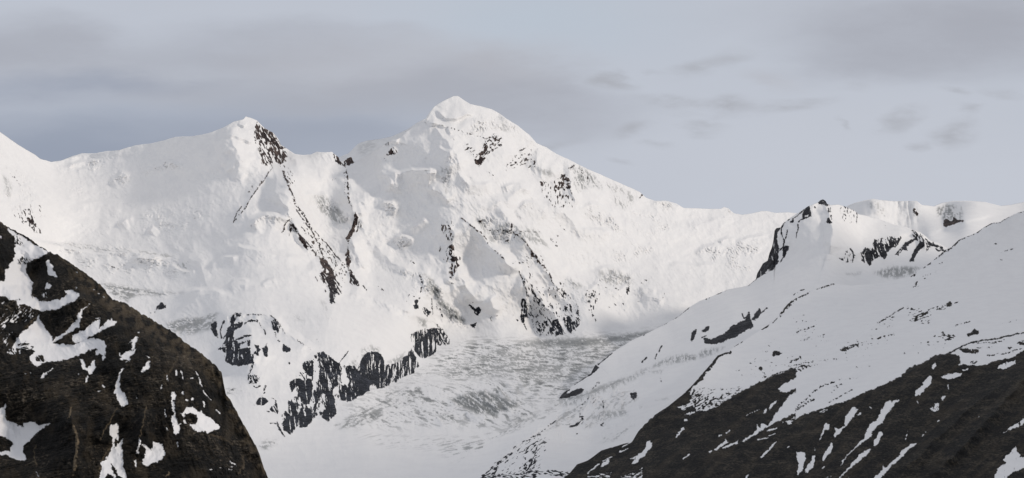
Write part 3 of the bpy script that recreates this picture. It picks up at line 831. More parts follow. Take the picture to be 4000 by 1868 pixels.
B.paint('''
R b 0.05 60 : 495,175 560,240 640,285 690,345 715,400 765,430 775,500 760,560 700,585 655,545 640,600 590,610 540,580 520,500 490,400 465,350 460,290 475,220 @rock_face/ragged_dark_crag_dropping_right_from_the_left_summit
R b -0.12 60 : 495,180 520,250 560,250 640,290 690,350 715,410 755,440 770,510 735,570 690,580 650,520 610,450 600,370 540,345 490,345 475,260 @rock_face/ragged_dark_crag_dropping_right_from_the_left_summit
RS b 5.5 -0.3 : 640,612 600,660 560,730 510,790 460,860 410,940 380,1000 340,1040 @rock_face/thin_dark_rock_line_slanting_down_left_below_the_left_summit
RS b 5 -0.3 : 345,980 300,1040 268,1128 @rock_face/thin_dark_rock_line_slanting_down_left_below_the_left_summit
RS b 3.5 0 : 330,1040 300,1090 280,1120
RS b 9 .2 : 450,790 430,830 400,850
RS b 9 .1 : 530,740 510,790 500,800
RS b 10 -.15 : 740,650 750,700 790,780 820,860 850,950 890,1010 930,1060 970,1130 1010,1200 @rock_face/long_thin_rock_rib_running_down_from_the_left_summit_crag
RS b 4 -.3 : 750,690 790,780 815,850 @rock_face/long_thin_rock_rib_running_down_from_the_left_summit_crag
R b .3 60 : 700,590 780,600 850,700 850,790 800,790 740,700
R b -.15 80 : 1205,480 1230,495 1258,512 1275,555 1300,560 1330,540 1345,525 1378,515 1397,562 1360,595 1320,600 1250,585 1215,530 @rock_face/small_dark_rock_teeth_in_the_saddle_between_the_summits
R b -.6 80 : 1330,550 1375,515 1397,565 1350,590 @rock_face/small_dark_rock_teeth_in_the_saddle_between_the_summits
R b -.6 60 : 1240,515 1262,512 1272,555 1255,545 @rock_face/small_dark_rock_teeth_in_the_saddle_between_the_summits
RS b 9 .0 : 1310,590 1330,650 1345,720 1345,800 1350,880 1360,950 1385,1000 @rock_face/broken_vertical_rock_rib_under_the_saddle
RS b 6 -.1 : 1345,750 1350,850 1355,950 @rock_face/broken_vertical_rock_rib_under_the_saddle
RS b 4 .2 : 1310,640 1315,780 1320,900
R b .3 60 : 1195,720 1240,705 1250,740 1210,750
RS p 5 : 1165,30 1185,90 @rock_face/dark_hooked_rock_rib_at_the_foot_of_the_saddle_gully
R p -.6 100 : 1165,60 1180,55 1192,130 1165,200 1150,260 1110,310 1070,350 1060,330 1100,270 1130,210 1155,130 @rock_face/dark_hooked_rock_rib_at_the_foot_of_the_saddle_gully
RS p 6 : 1215,140 1200,210 1180,260
RS p 7 : 1230,165 1232,205
RS p 9 -.1 : 1105,320 1085,370 1080,420 @rock_face/dark_hooked_rock_rib_at_the_foot_of_the_saddle_gully
R p -.25 85 : 1080,440 1100,500 1115,560 1110,640 1090,670 1060,650 1055,580 1045,530 1075,490 @rock_face/dark_rock_knob_beside_the_smooth_snow_cone
RS p 6 : 420,103 370,130 335,185 325,240 303,268 @rock_face/dark_arched_crag_on_the_snow_shoulder_left_of_the_long_ribs
R p -.2 60 : 400,125 425,150 480,230 500,280 440,250 430,200 410,260 385,315 395,250 390,200 @rock_face/dark_arched_crag_on_the_snow_shoulder_left_of_the_long_ribs
R p -.8 60 : 505,290 540,330 570,370 600,430 595,460 560,410 515,345 @rock_face/dark_arched_crag_on_the_snow_shoulder_left_of_the_long_ribs
RS p 4 -.3 : 500,280 580,360 640,430 690,500 740,570
RS p 7 .2 : 610,420 660,480 710,545
RS p 8 -.3 : 475,0 540,90 610,190 660,250 700,340 740,410 770,500 800,560 @rock_face/long_thin_rock_rib_running_down_from_the_left_summit_crag
RS p 5 -.2 : 550,20 600,120 650,210
RS p 5 -.15 : 690,250 760,330 840,410 890,470 950,550 1050,650 1120,720 @rock_face/fine_slanting_rock_stripes_right_of_the_long_rib
RS p 4 .1 : 830,450 900,530 960,660 
RS p 4 .1 : 1000,620 1070,740
R p -.05 58 : 740,540 800,560 860,640 920,740 960,760 950,830 1010,920 1020,990 930,1000 925,1100 885,1105 860,1010 870,960 830,870 790,860 760,780 770,700 @rock_face/streaky_dark_rock_slab_at_the_lower_end_of_the_left_rib
R p -.6 62 : 780,570 830,630 870,680 910,760 920,860 950,980 930,990 900,900 890,960 925,1090 880,1080 865,1010 880,960 850,860 830,790 870,810 880,740 820,670 @rock_face/streaky_dark_rock_slab_at_the_lower_end_of_the_left_rib
R p -.4 75 : 760,755 800,800 800,860 770,810
RS p 7 : 700,790 725,830
RS p 10 : 815,945 825,965
R p -.15 60 : 1080,690 1120,710 1180,800 1225,885 1180,890 1140,880 1100,850 1110,780 @rock_face/dark_rock_tail_ending_above_the_snow_dome
RS p 5 .1 : 1260,890 1298,945
RS p 4 .2 : 1000,790 1040,850
R p .30 60 : 640,300 800,330 1000,600 1080,760 1000,780 860,600 700,420
R p .32 58 : 560,150 640,300 740,430 860,640 960,760 880,740 740,560 620,380 520,180
R a 0.2 70 : 110,850 180,830 260,760 290,860 310,940 380,1020 300,1000 260,960 200,920 @rock_face/small_streaky_rock_patch_low_on_the_left_edge_snow_shoulder
R a -.1 70 : 230,880 280,870 300,960 290,995 255,960 @rock_face/small_streaky_rock_patch_low_on_the_left_edge_snow_shoulder
R a .5 70 : 290,720 350,780 420,900 350,880
RS a 5 .2 : 90,500 155,570 180,600
R c .0 60 : 545,545 575,550 605,590 560,615 500,612 525,580
R c -.6 60 : 548,560 565,580 555,610 535,605 @rock_face/tiny_brown_rock_under_the_small_knob_on_the_left_skyline_of_the_main_peak
RS c 6 .1 : 480,650 500,665
R c .25 -30 : 1230,510 1290,510 1350,600 1400,560 1420,470 1530,410 1595,470 1590,520 1480,590 1440,640 1390,710 1330,690 1340,640 1240,570 @rock_face/brown_banded_rock_face_below_the_main_summit
R c 0.16 -25 : 1430,470 1530,410 1595,460 1595,520 1500,580 1400,580 1420,520 @rock_face/brown_banded_rock_face_below_the_main_summit
R c -0.12 -40 : 1365,600 1430,570 1490,575 1480,600 1430,620 1440,650 1400,700 1380,725 1330,690 1350,640 @rock_face/brown_banded_rock_face_below_the_main_summit
R c .25 -30 : 1620,700 1700,640 1760,560 1850,530 1890,620 1910,740 1860,750 1800,700 1720,740 1620,765 @rock_face/pale_slabby_rock_face_right_of_the_brown_banded_one
R c .35 40 : 1450,750 1530,820 1500,830 1450,790
RS c 5 .2 : 1500,480 1000,330
R d 0.3 100 : 500,500 540,500 600,530 700,440 740,440 800,500 800,600 820,740 700,750 620,740 540,650 510,560 @rock_face/dark_speckled_rock_face_under_the_right_shoulder
R d -0.02 110 : 705,440 735,430 760,470 790,480 795,570 740,560 680,580 640,575 640,530 690,500 @rock_face/dark_speckled_rock_face_under_the_right_shoulder
R d -.1 -30 : 770,380 830,340 830,365 790,400
R d -.1 90 : 500,500 530,505 535,550 510,540
RS d 5 -.1 : 900,400 905,430 895,460
RS d 5 : 950,465 950,480
RS d 8 -.4 : 1440,655 1470,628 @rock_face/tiny_dark_rock_at_the_right_end_of_the_fluted_shoulder
RS d 4 0 : 240,895 238,950 272,1005
RS d 4 0 : 235,960 190,985 145,1015
R d .3 -50 : 140,1020 235,960 280,1000 240,1060 190,1090
R d .35 100 : 600,1000 640,950 680,960 670,1120 600,1080
RS d 4 .1 : 700,920 745,970
RS d 5 .1 : 500,980 0,960
R j .2 95 : 780,60 880,20 900,150 880,250 900,330 960,380 950,480 870,570 840,550 860,430 800,400 830,320 850,230 780,130 @rock_face/narrow_vertical_rock_buttress_in_the_middle_of_the_main_face
R j -0.03 95 : 850,250 880,220 905,340 940,400 930,490 870,570 845,550 860,480 870,380 @rock_face/narrow_vertical_rock_buttress_in_the_middle_of_the_main_face
RS j 6 : 770,270 765,315
RS j 8 -.15 : 960,0 1030,50 1100,110 1160,150 1195,200 1215,242 @rock_face/thin_broken_rib_slanting_right_of_the_central_buttress
R j -.3 90 : 1130,30 1165,25 1160,55 1135,50
RS j 5 .1 : 1255,285 1300,325 1330,345 1370,400
RS j 7 -.02 : 1440,60 1440,120 1560,220 1620,300 1700,420 1790,520 1820,600 1870,680 1925,740 @rock_face/long_diagonal_line_of_rock_specks_on_the_lower_right_face
R j .5 40 : 1380,200 1450,150 1480,170 1420,240
R j .45 30 : 1440,420 1620,300 1700,430 1640,470 1500,480
R q .0 80 : 205,60 260,110 300,150 360,260 300,230 220,170
RS q 9 -.2 : 85,335 120,420 140,480 170,560 175,640 @rock_face/dark_vertical_rock_rib_at_the_left_of_the_lowest_rock_band
R q -.15 85 : 105,640 170,660 185,780 180,900 120,940 100,900 110,800 @rock_face/dark_vertical_rock_rib_at_the_left_of_the_lowest_rock_band
RS q 4 0 : 125,930 150,970 168,1015
RS q 12 .15 : 350,150 380,280 450,380 460,450
R q -.0 80 : 205,350 240,370 230,410 205,410
R q .42 65 : 190,500 260,520 480,480 620,400 680,600 790,720 800,980 700,1070 600,1080 430,1090 300,1100 230,1000 300,850 300,700
R q -.1 60 : 240,520 290,600 330,720 380,800 330,740 250,620 @rock_face/slanting_rock_stripe_inside_the_lowest_rock_band
R q .30 62 : 90,340 260,520 480,880 600,1080 300,1090 180,900 170,560
R q .36 70 : 900,560 1000,560 1060,640 980,700 900,700
R q -.3 60 : 480,900 540,890 590,1000 600,1080 500,1090 540,1010 460,1040 440,1090 435,1040 @rock_face/dark_rock_foot_just_above_the_glacier_edge
R q -.2 75 : 600,880 680,850 700,940 780,870 795,960 740,1010 690,1065 640,1020 @rock_face/dark_bearded_rock_foot_right_of_the_other_one_above_the_glacier
R q .0 80 : 760,700 785,800 780,900 755,850 765,780
R q -.1 80 : 620,730 650,750 640,820 615,810
R q -.1 80 : 670,700 710,760 700,800 680,790
R q -.2 80 : 610,560 645,590 610,650 585,620
R q -.2 80 : 310,1010 350,1000 350,1090 325,1100
R q .0 80 : 380,920 420,900 410,1000 375,1010
R q .0 70 : 310,820 350,830 345,860 310,850
R q .1 70 : 240,920 280,930 270,970 240,960
R q .25 80 : 860,560 980,560 1000,650 980,800 900,790 880,700
RS q 4 0 : 930,790 960,860 985,915
R q -.05 80 : 1340,420 1370,450 1385,570 1360,610 1340,560 1360,500 @rock_face/small_brown_rock_strip_right_of_the_stained_ice
RS q 4 .1 : 1290,630 1310,730
RS q 6 0 : 1205,715 1220,725
RS q 5 0 : 1135,735 1145,760
RS q 5 .1 : 1100,520 1150,540
RS q 5 .1 : 1210,530 1250,548
RS q 7 .1 : 1520,465 1545,480
RS q 9 .1 : 1560,430 1605,455
RS q 4 .1 : 1790,590 1775,640
RS q 4 .15 : 1500,600 1485,690
RS j 9 -.1 : 590,560 600,640 575,710 @rock_face/short_dark_rock_hook_above_the_right_end_of_the_snow_dome
RS j 5 0 : 572,515 580,560
R j -.6 90 : 530,790 555,780 560,850 540,855 518,832 545,820
RS j 5 0 : 575,735 573,770
RS j 6 -.1 : 690,760 692,850 700,905
RS j 5 0 : 735,815 738,855
R j -.15 60 : 600,840 630,850 680,880 660,945 620,910 @rock_face/dark_rock_streaks_behind_the_right_end_of_the_snow_dome
RS j 6 0 : 480,720 455,790
RS j 5 .1 : 510,720 525,745
R j -.4 45 : 1040,820 1090,860 1135,845 1150,880 1115,912 1080,870
RS j 6 .1 : 1050,800 1105,795
R j -.4 -45 : 1050,1010 1080,1005 1112,985 1088,1035
RS j 4 0 : 765,860 790,930
RS j 6 .1 : 190,650 235,685
RS j 5 .1 : 405,295 425,305
RS j 5 .1 : 495,410 525,430
RS j 4 0 : 1450,910 1457,935
RS j 5 0 : 1490,960 1500,970
R j .2 60 : 1230,940 1310,910 1310,960 1240,970
RS j 5 .1 : 880,615 910,635
RS j 5 0 : 1128,935 1135,955
R l -0.2 88 : 205,115 250,80 310,65 360,65 385,60 420,100 445,140 400,170 400,232 370,265 300,295 255,270 215,205 @rock_face/blue_black_cliff_at_the_right_end_of_the_dome_rim
R l 0.0 75 : 380,60 400,30 450,80 490,130 503,180 475,195 440,190 400,195 @rock_face/blue_black_cliff_at_the_right_end_of_the_dome_rim
R l -.15 90 : 160,280 210,220 240,280 268,350 235,370 230,405 150,430 90,475 60,470 70,400 40,500 0,500 0,350 50,340 100,320 @rock_face/black_cliff_step_between_the_two_glacier_noses
R k .22 82 : 1160,130 1300,20 1400,40 1520,140 1690,150 1740,50 1880,30 1925,90 1925,350 1790,330 1780,380 1620,480 1500,470 1470,600 1400,665 1340,610 1270,640 1200,720 1130,720 1050,785 985,750 975,680 1040,600 1030,490 1090,440 1130,400 1060,330 1150,270 @rock_face/broad_streaky_black_cliff_in_the_centre_of_the_dome_rim
R k -.4 85 : 1690,150 1740,50 1800,20 1880,30 1925,90 1925,350 1860,360 1830,320 1790,310 1780,380 1700,430 1690,300 @rock_face/tall_round_topped_black_cliff_in_the_dome_rim
R k -.3 80 : 1580,150 1640,150 1690,200 1690,430 1620,480 1600,488 1520,470 1500,400 1520,330 1580,330 1600,290 1560,180 @rock_face/black_cliff_with_a_white_gully_on_its_left
RS k 8 : 1550,145 1580,220 1610,300
R k -.25 80 : 1300,90 1310,20 1360,20 1430,70 1510,130 1530,180 1520,300 1460,350 1440,420 1460,500 1470,600 1400,665 1345,620 1380,540 1370,400 1330,420 1290,520 1280,640 1262,640 1270,500 1250,420 1300,330 1320,200 @rock_face/broad_streaky_black_cliff_in_the_centre_of_the_dome_rim
R k -.45 80 : 1400,400 1450,440 1470,600 1400,665 1345,620 1390,540 @rock_face/broad_streaky_black_cliff_in_the_centre_of_the_dome_rim
R k -.38 80 : 1160,140 1200,105 1250,95 1265,160 1245,240 1200,220 1165,165 @rock_face/small_square_black_cliff_at_the_upper_left_of_the_dome_rim
R k .1 60 : 1100,230 1150,200 1160,250 1110,245
R k -.45 85 : 1050,300 1110,270 1180,290 1230,270 1252,330 1245,430 1220,500 1180,510 1140,450 1120,400 1130,330 1090,340 1060,385 1050,350 @rock_face/black_cliff_nose_hooked_to_the_left
R k -.45 85 : 1110,640 1150,550 1200,540 1250,570 1250,650 1200,715 1130,722 @rock_face/rounded_black_cliff_foot_on_the_glacier_left_of_centre
R k -.35 80 : 1030,480 1080,500 1105,600 1103,720 1050,785 985,750 970,690 1010,640 1000,580 1040,620 @rock_face/lowest_black_cliff_foot_pointing_at_the_glacier
R k 0 80 : 960,610 1000,575 1010,640 970,650
R k -.1 80 : 1085,440 1120,430 1115,600 1095,570
RS k 9 : 922,670 940,740 990,808 @rock_face/thin_curved_rock_blade_at_the_lowest_tip_of_the_cliffs
RS k 4 : 860,688 930,688
R k .15 80 : 1270,420 1340,350 1360,420 1290,560
RS k 3 : 1590,10 1500,130
R i -.38 90 : 490,580 510,550 545,540 578,545 575,560 540,565 515,600 510,640 560,640 590,622 580,665 520,685 500,750 520,800 570,820 560,885 650,868 660,930 690,930 690,1000 560,1030 490,1020 440,980 440,910 400,880 375,875 410,850 440,790 450,700 480,660 @rock_face/big_slate_blue_cliff_face_with_snow_ledges_on_the_left_dome
R i -.5 90 : 555,880 660,870 665,930 690,935 688,1000 560,1030 @rock_face/big_slate_blue_cliff_face_with_snow_ledges_on_the_left_dome
RS i 11 -.5 : 620,640 650,615 690,605 730,620 @rock_face/short_dark_rock_band_near_the_top_of_the_left_dome
RS i 10 -.5 : 520,800 580,770 640,745 680,750 @rock_face/big_slate_blue_cliff_face_with_snow_ledges_on_the_left_dome
RS i 12 -.5 : 560,830 620,805 662,795 655,840 @rock_face/big_slate_blue_cliff_face_with_snow_ledges_on_the_left_dome
RS i 4 -.1 : 590,600 560,625
R i -.45 90 : 305,645 350,620 345,690 365,765 330,735 310,690 @rock_face/dark_fin_at_the_far_left_of_the_dome
RS i 8 : 425,610 400,660 385,720 398,775 @rock_face/thin_curved_dark_fin_second_from_the_left_of_the_dome
RS i 6 : 445,730 415,775
RS i 6 : 412,865 380,875
R i -.4 70 : 870,620 905,595 940,670 930,720 905,695 885,680 @rock_face/dark_rock_eye_on_the_right_edge_of_the_left_dome
RS i 4 -.2 : 860,560 920,610 960,670 998,735
RS i 3 0 : 640,552 700,550 790,555 860,560
RS i 6 .15 : 730,600 765,640 775,690
RS i 8 -.3 : 795,690 812,735
RS i 6 0 : 900,720 912,765
R i -.38 90 : 710,840 745,845 755,880 740,905 745,935 705,915 735,895 735,865 @rock_face/small_curled_rock_in_the_middle_of_the_left_dome
R i -.4 90 : 785,870 800,860 830,835 830,920 820,945 800,920 @rock_face/small_ragged_rock_right_of_the_curled_one
R i -.38 90 : 985,830 1000,850 1040,872 1038,892 1005,905 975,880 @rock_face/small_star_shaped_rock_alone_on_the_snow_dome
RS i 8 : 1034,1006 1036,1016
RS i 6 : 930,795 942,803
RS i 4 .1 : 1110,790 1160,830 1200,850 1250,885
RS i 3 0 : 1295,785 1312,822
RS k 10 -.3 : 690,40 695,120 680,170 655,230 645,280 @rock_face/hooked_black_rock_tail_hanging_below_the_slate_cliff
R k .0 70 : 645,240 700,230 755,250 750,290 700,325 680,330 650,295 @rock_face/hooked_black_rock_tail_hanging_below_the_slate_cliff
RS k 7 -.2 : 750,255 735,300 690,325 @rock_face/hooked_black_rock_tail_hanging_below_the_slate_cliff
RS k 5 : 705,340 730,350 760,338
RS k 9 -.2 : 815,335 800,375 800,400 780,435
R k -.45 90 : 730,500 750,460 790,445 832,478 790,520 745,512 @rock_face/small_lens_shaped_rock_low_on_the_left
R k -.5 60 : 850,560 880,530 912,500 925,560 925,590 870,578 @rock_face/small_triangular_rock_above_the_glacier_on_the_left
RS k 5 0 : 905,460 915,500
RS k 5 : 825,572 845,580
R k .2 60 : 655,480 690,475 710,520 680,515
RS k 5 .2 : 440,395 500,370 550,395
RS k 4 .0 : 870,455 905,460
R g -.7 -50 : 1472,865 1480,840 1525,805 1545,835 1560,820 1555,840 1500,860 @rock_face/tiny_lone_dark_rock_on_the_snow_beside_the_near_hill
RS g 4 .1 : 1390,905 1480,890
RS g 6 .1 : 1050,460 1075,470
RS g 3 .1 : 1745,340 1750,345
''')
B.paint('''
W k -.3 85 : 1270,110 1300,90 1320,200 1300,330 1250,420 1255,330 1265,240
W k -.7 85 : 1527,160 1555,150 1590,300 1585,330 1545,325 1525,300
W k -.6 85 : 1440,370 1480,350 1490,390 1460,430
WS k 4 : 1825,40 1822,130
WS k 4 : 1885,100 1878,200
W i -.6 0 : 415,840 440,825 445,850 420,870
W i -.6 90 : 500,820 515,810 512,850 498,860
''')
# cliffs stand proud of the snow above them
B.rock_relief(3.0, 4.5, 16, 80, 2.4)
B.build('snow_mountain', M_far, label='huge snow-covered mountain with a rounded main summit and a rock-ribbed left summit',
        regions=[('glacier', np.vstack([pts('k', '880,850 990,812 1200,770 1420,680 1480,610 1625,495 1790,390 1880,365 1960,360'), pts('l', '240,405 380,275 500,200 700,140 1100,138 1557,126'), [(2500, 1300), (3100, 1330), (3400, 1350), (3400, 2040), (900, 2040)]]), None, 'broken grey and white glacier tongue flowing between the snow slopes')])

# ================================================================== SHEET C: small peak, middle snow slope and hanging icefall
topC = [(1700, 1885), (1830, 1775), (1920, 1712), (1985, 1678), (2080, 1618), (2150, 1592), (2178, 1566), (2195, 1540), (2236, 1508), (2307, 1460), (2325, 1427), (2397, 1374), (2469, 1329), (2516, 1308), (2588, 1272), (2654, 1234), (2689, 1203), (2733, 1176), (2767, 1164), (2810, 1145), (2847, 1130), (2895, 1122), (2922, 1116),
        (2953, 1091), (2957, 1070), (2974, 1041), (2980, 1030), (2999, 1018), (3005, 991), (3015, 966), (3024, 933), (3024, 904), (3032, 892), (3049, 889), (3059, 872), (3086, 852), (3119, 831), (3157, 806), (3198, 789), (3205, 782), (3215, 779), (3225, 785), (3231, 797), (3248, 801), (3275, 799), (3304, 808),
        (3337, 823), (3354, 837), (3387, 843), (3420, 854), (3458, 864), (3499, 879), (3541, 887), (3566, 899), (3595, 908), (3620, 926), (3632, 939), (3665, 949), (3694, 966), (3760, 1000), (3900, 1060), (4000, 1080)]
ctC = [(1700, 1885, glac(1885) - 20), (1830, 1790, glac(1790) - 20), (1920, 1712, glac(1712) - 20), (2080, 1618, glac(1618) - 20), (2187, 1555, glac(1555) - 30), (2325, 1427, 7250), (2469, 1329, 7750), (2588, 1272, 8050), (2689, 1203, 8350), (2847, 1130, 8500), (2953, 1085, 8500), (3024, 920, 8750), (3215, 779, 8900), (3300, 808, 9000), (3450, 864, 9200), (3595, 908, 9050), (3694, 966, 8900), (4000, 1080, 8600),
       (3100, 950, 8480), (3200, 900, 8430), (3250, 900, 8420), (3350, 950, 8650), (3500, 980, 8600), (3250, 1000, 8150), (3150, 1050, 8080), (3400, 1060, 8250), (3560, 1060, 8250), (3000, 1150, 7850), (2850, 1200, 7750), (2700, 1300, 7350), (2900, 1260, 7250), (3200, 1200, 7400), (3500, 1250, 7300),
       (2550, 1380, 7100), (2400, 1480, 6750), (2300, 1540, 6500), (2700, 1400, 6750), (2500, 1500, 6500), (2350, 1600, 6150), (2600, 1550, 6050), (2450, 1680, 5600), (2250, 1680, 5800), (2100, 1720, 5450), (2000, 1800, 5150), (2250, 1800, 5100), (1850, 1868, 4950), (2100, 1868, 4880), (2500, 1800, 5000),
       (1700, 2030, 4350), (2300, 2030, 4300), (3000, 1600, 5800), (3000, 2030, 4500), (4000, 1500, 6600), (4000, 2030, 4700)]
C = Sheet(topC, 1700, 4000, 2.7, 2030, 440, ctC, 1.2, 23)
C.paint('''
RG e 40 120 34 : 1720,190 1760,300 1795,420 1812,520 1805,600 1770,700
RG e 30 40 130 : 1260,470 1340,420 1480,320 1600,250 1700,210
RG e 18 30 60 : 1300,450 1330,560 1290,720 1180,860
RG f 30 40 30 : 890,480 960,560 1000,640
RG f 24 90 30 : 170,740 400,690 620,600 890,490
RG m 22 20 70 : 180,520 230,450 450,300 650,200 830,90
RG m 16 14 60 : 400,560 700,430 900,360 1100,320
RG m 14 14 60 : 0,690 300,590 450,520 
RG l 16 40 20 : 850,1080 1040,920 1300,760 1500,700
B S -22 : 3050,1010 2960,960
B S 26 : 3120,1120 2960,1090
B S -20 : 2850,1330 2700,1290
B S 16 : 2500,1600 2420,1560
B S -16 : 3400,1030 3330,990
''')
C.relief([(16, 260, 3, fbm), (9, 100, 3, fbm), (2.0, 50, 3, ridged), (2.6, 36, 3, fbm), (1.3, 13, 2, fbm)])
C.paint('''
G m 7 9 -50 2.2 : -100,760 100,680 300,620 500,600 560,720 400,860 200,960 -50,1000
G m 8 9 -15 1.5 : 380,570 560,470 690,400 800,380 870,400 920,350 1100,330 1050,380 860,440 600,490 400,590
G m 6 9 -25 1.6 : 0,680 200,600 400,540 420,600 200,660 0,720
G m 5 10 -35 2.2 : 0,720 250,640 450,620 520,720 400,800 200,880 0,900 -150,900
G m 4 12 -35 2.0 : 100,900 300,800 500,800 400,940 200,1000
G l 7 10 -55 2.4 : 1380,640 1557,560 1557,880 1400,800 1200,900 1000,1050 780,1190 900,1000
G f 6 8 90 1.8 : 240,880 500,870 640,820 800,810 960,830 880,900 740,940 590,920 400,900
I m .6 .05 60 : -100,700 100,640 260,590 420,540 520,480 540,520 420,590 260,650 100,720 -100,770
I m .5 .12 -50 : 120,820 200,740 320,650 470,620 500,680 400,780 260,850 130,900
I m .75 -.05 80 : 380,560 550,480 690,405 800,385 870,400 920,355 1060,345 1000,390 860,430 760,450 560,490 430,560
I m .7 -.1 80 : 570,500 660,490 640,520 590,515
I m .8 -.1 -20 : 0,650 150,645 200,610 400,540 420,560 250,640 100,690 0,710 -120,760 -150,740
I m .6 0 60 : 160,800 260,760 420,750 430,790 300,820 200,830
I m .6 0 -35 : 0,760 160,690 150,740 60,820 0,860 -120,900
I m .5 .1 -40 : 230,980 260,930 470,850 380,950
I m .5 .1 0 : 590,690 720,665 720,680 620,700
I f .8 -.12 90 : 500,880 640,820 800,810 960,830 880,900 740,940 590,925
I f .6 -.05 0 : 240,880 400,870 400,900 260,905
I l .6 0 -40 : 800,830 1000,740 1200,740 1000,850 850,900
''')
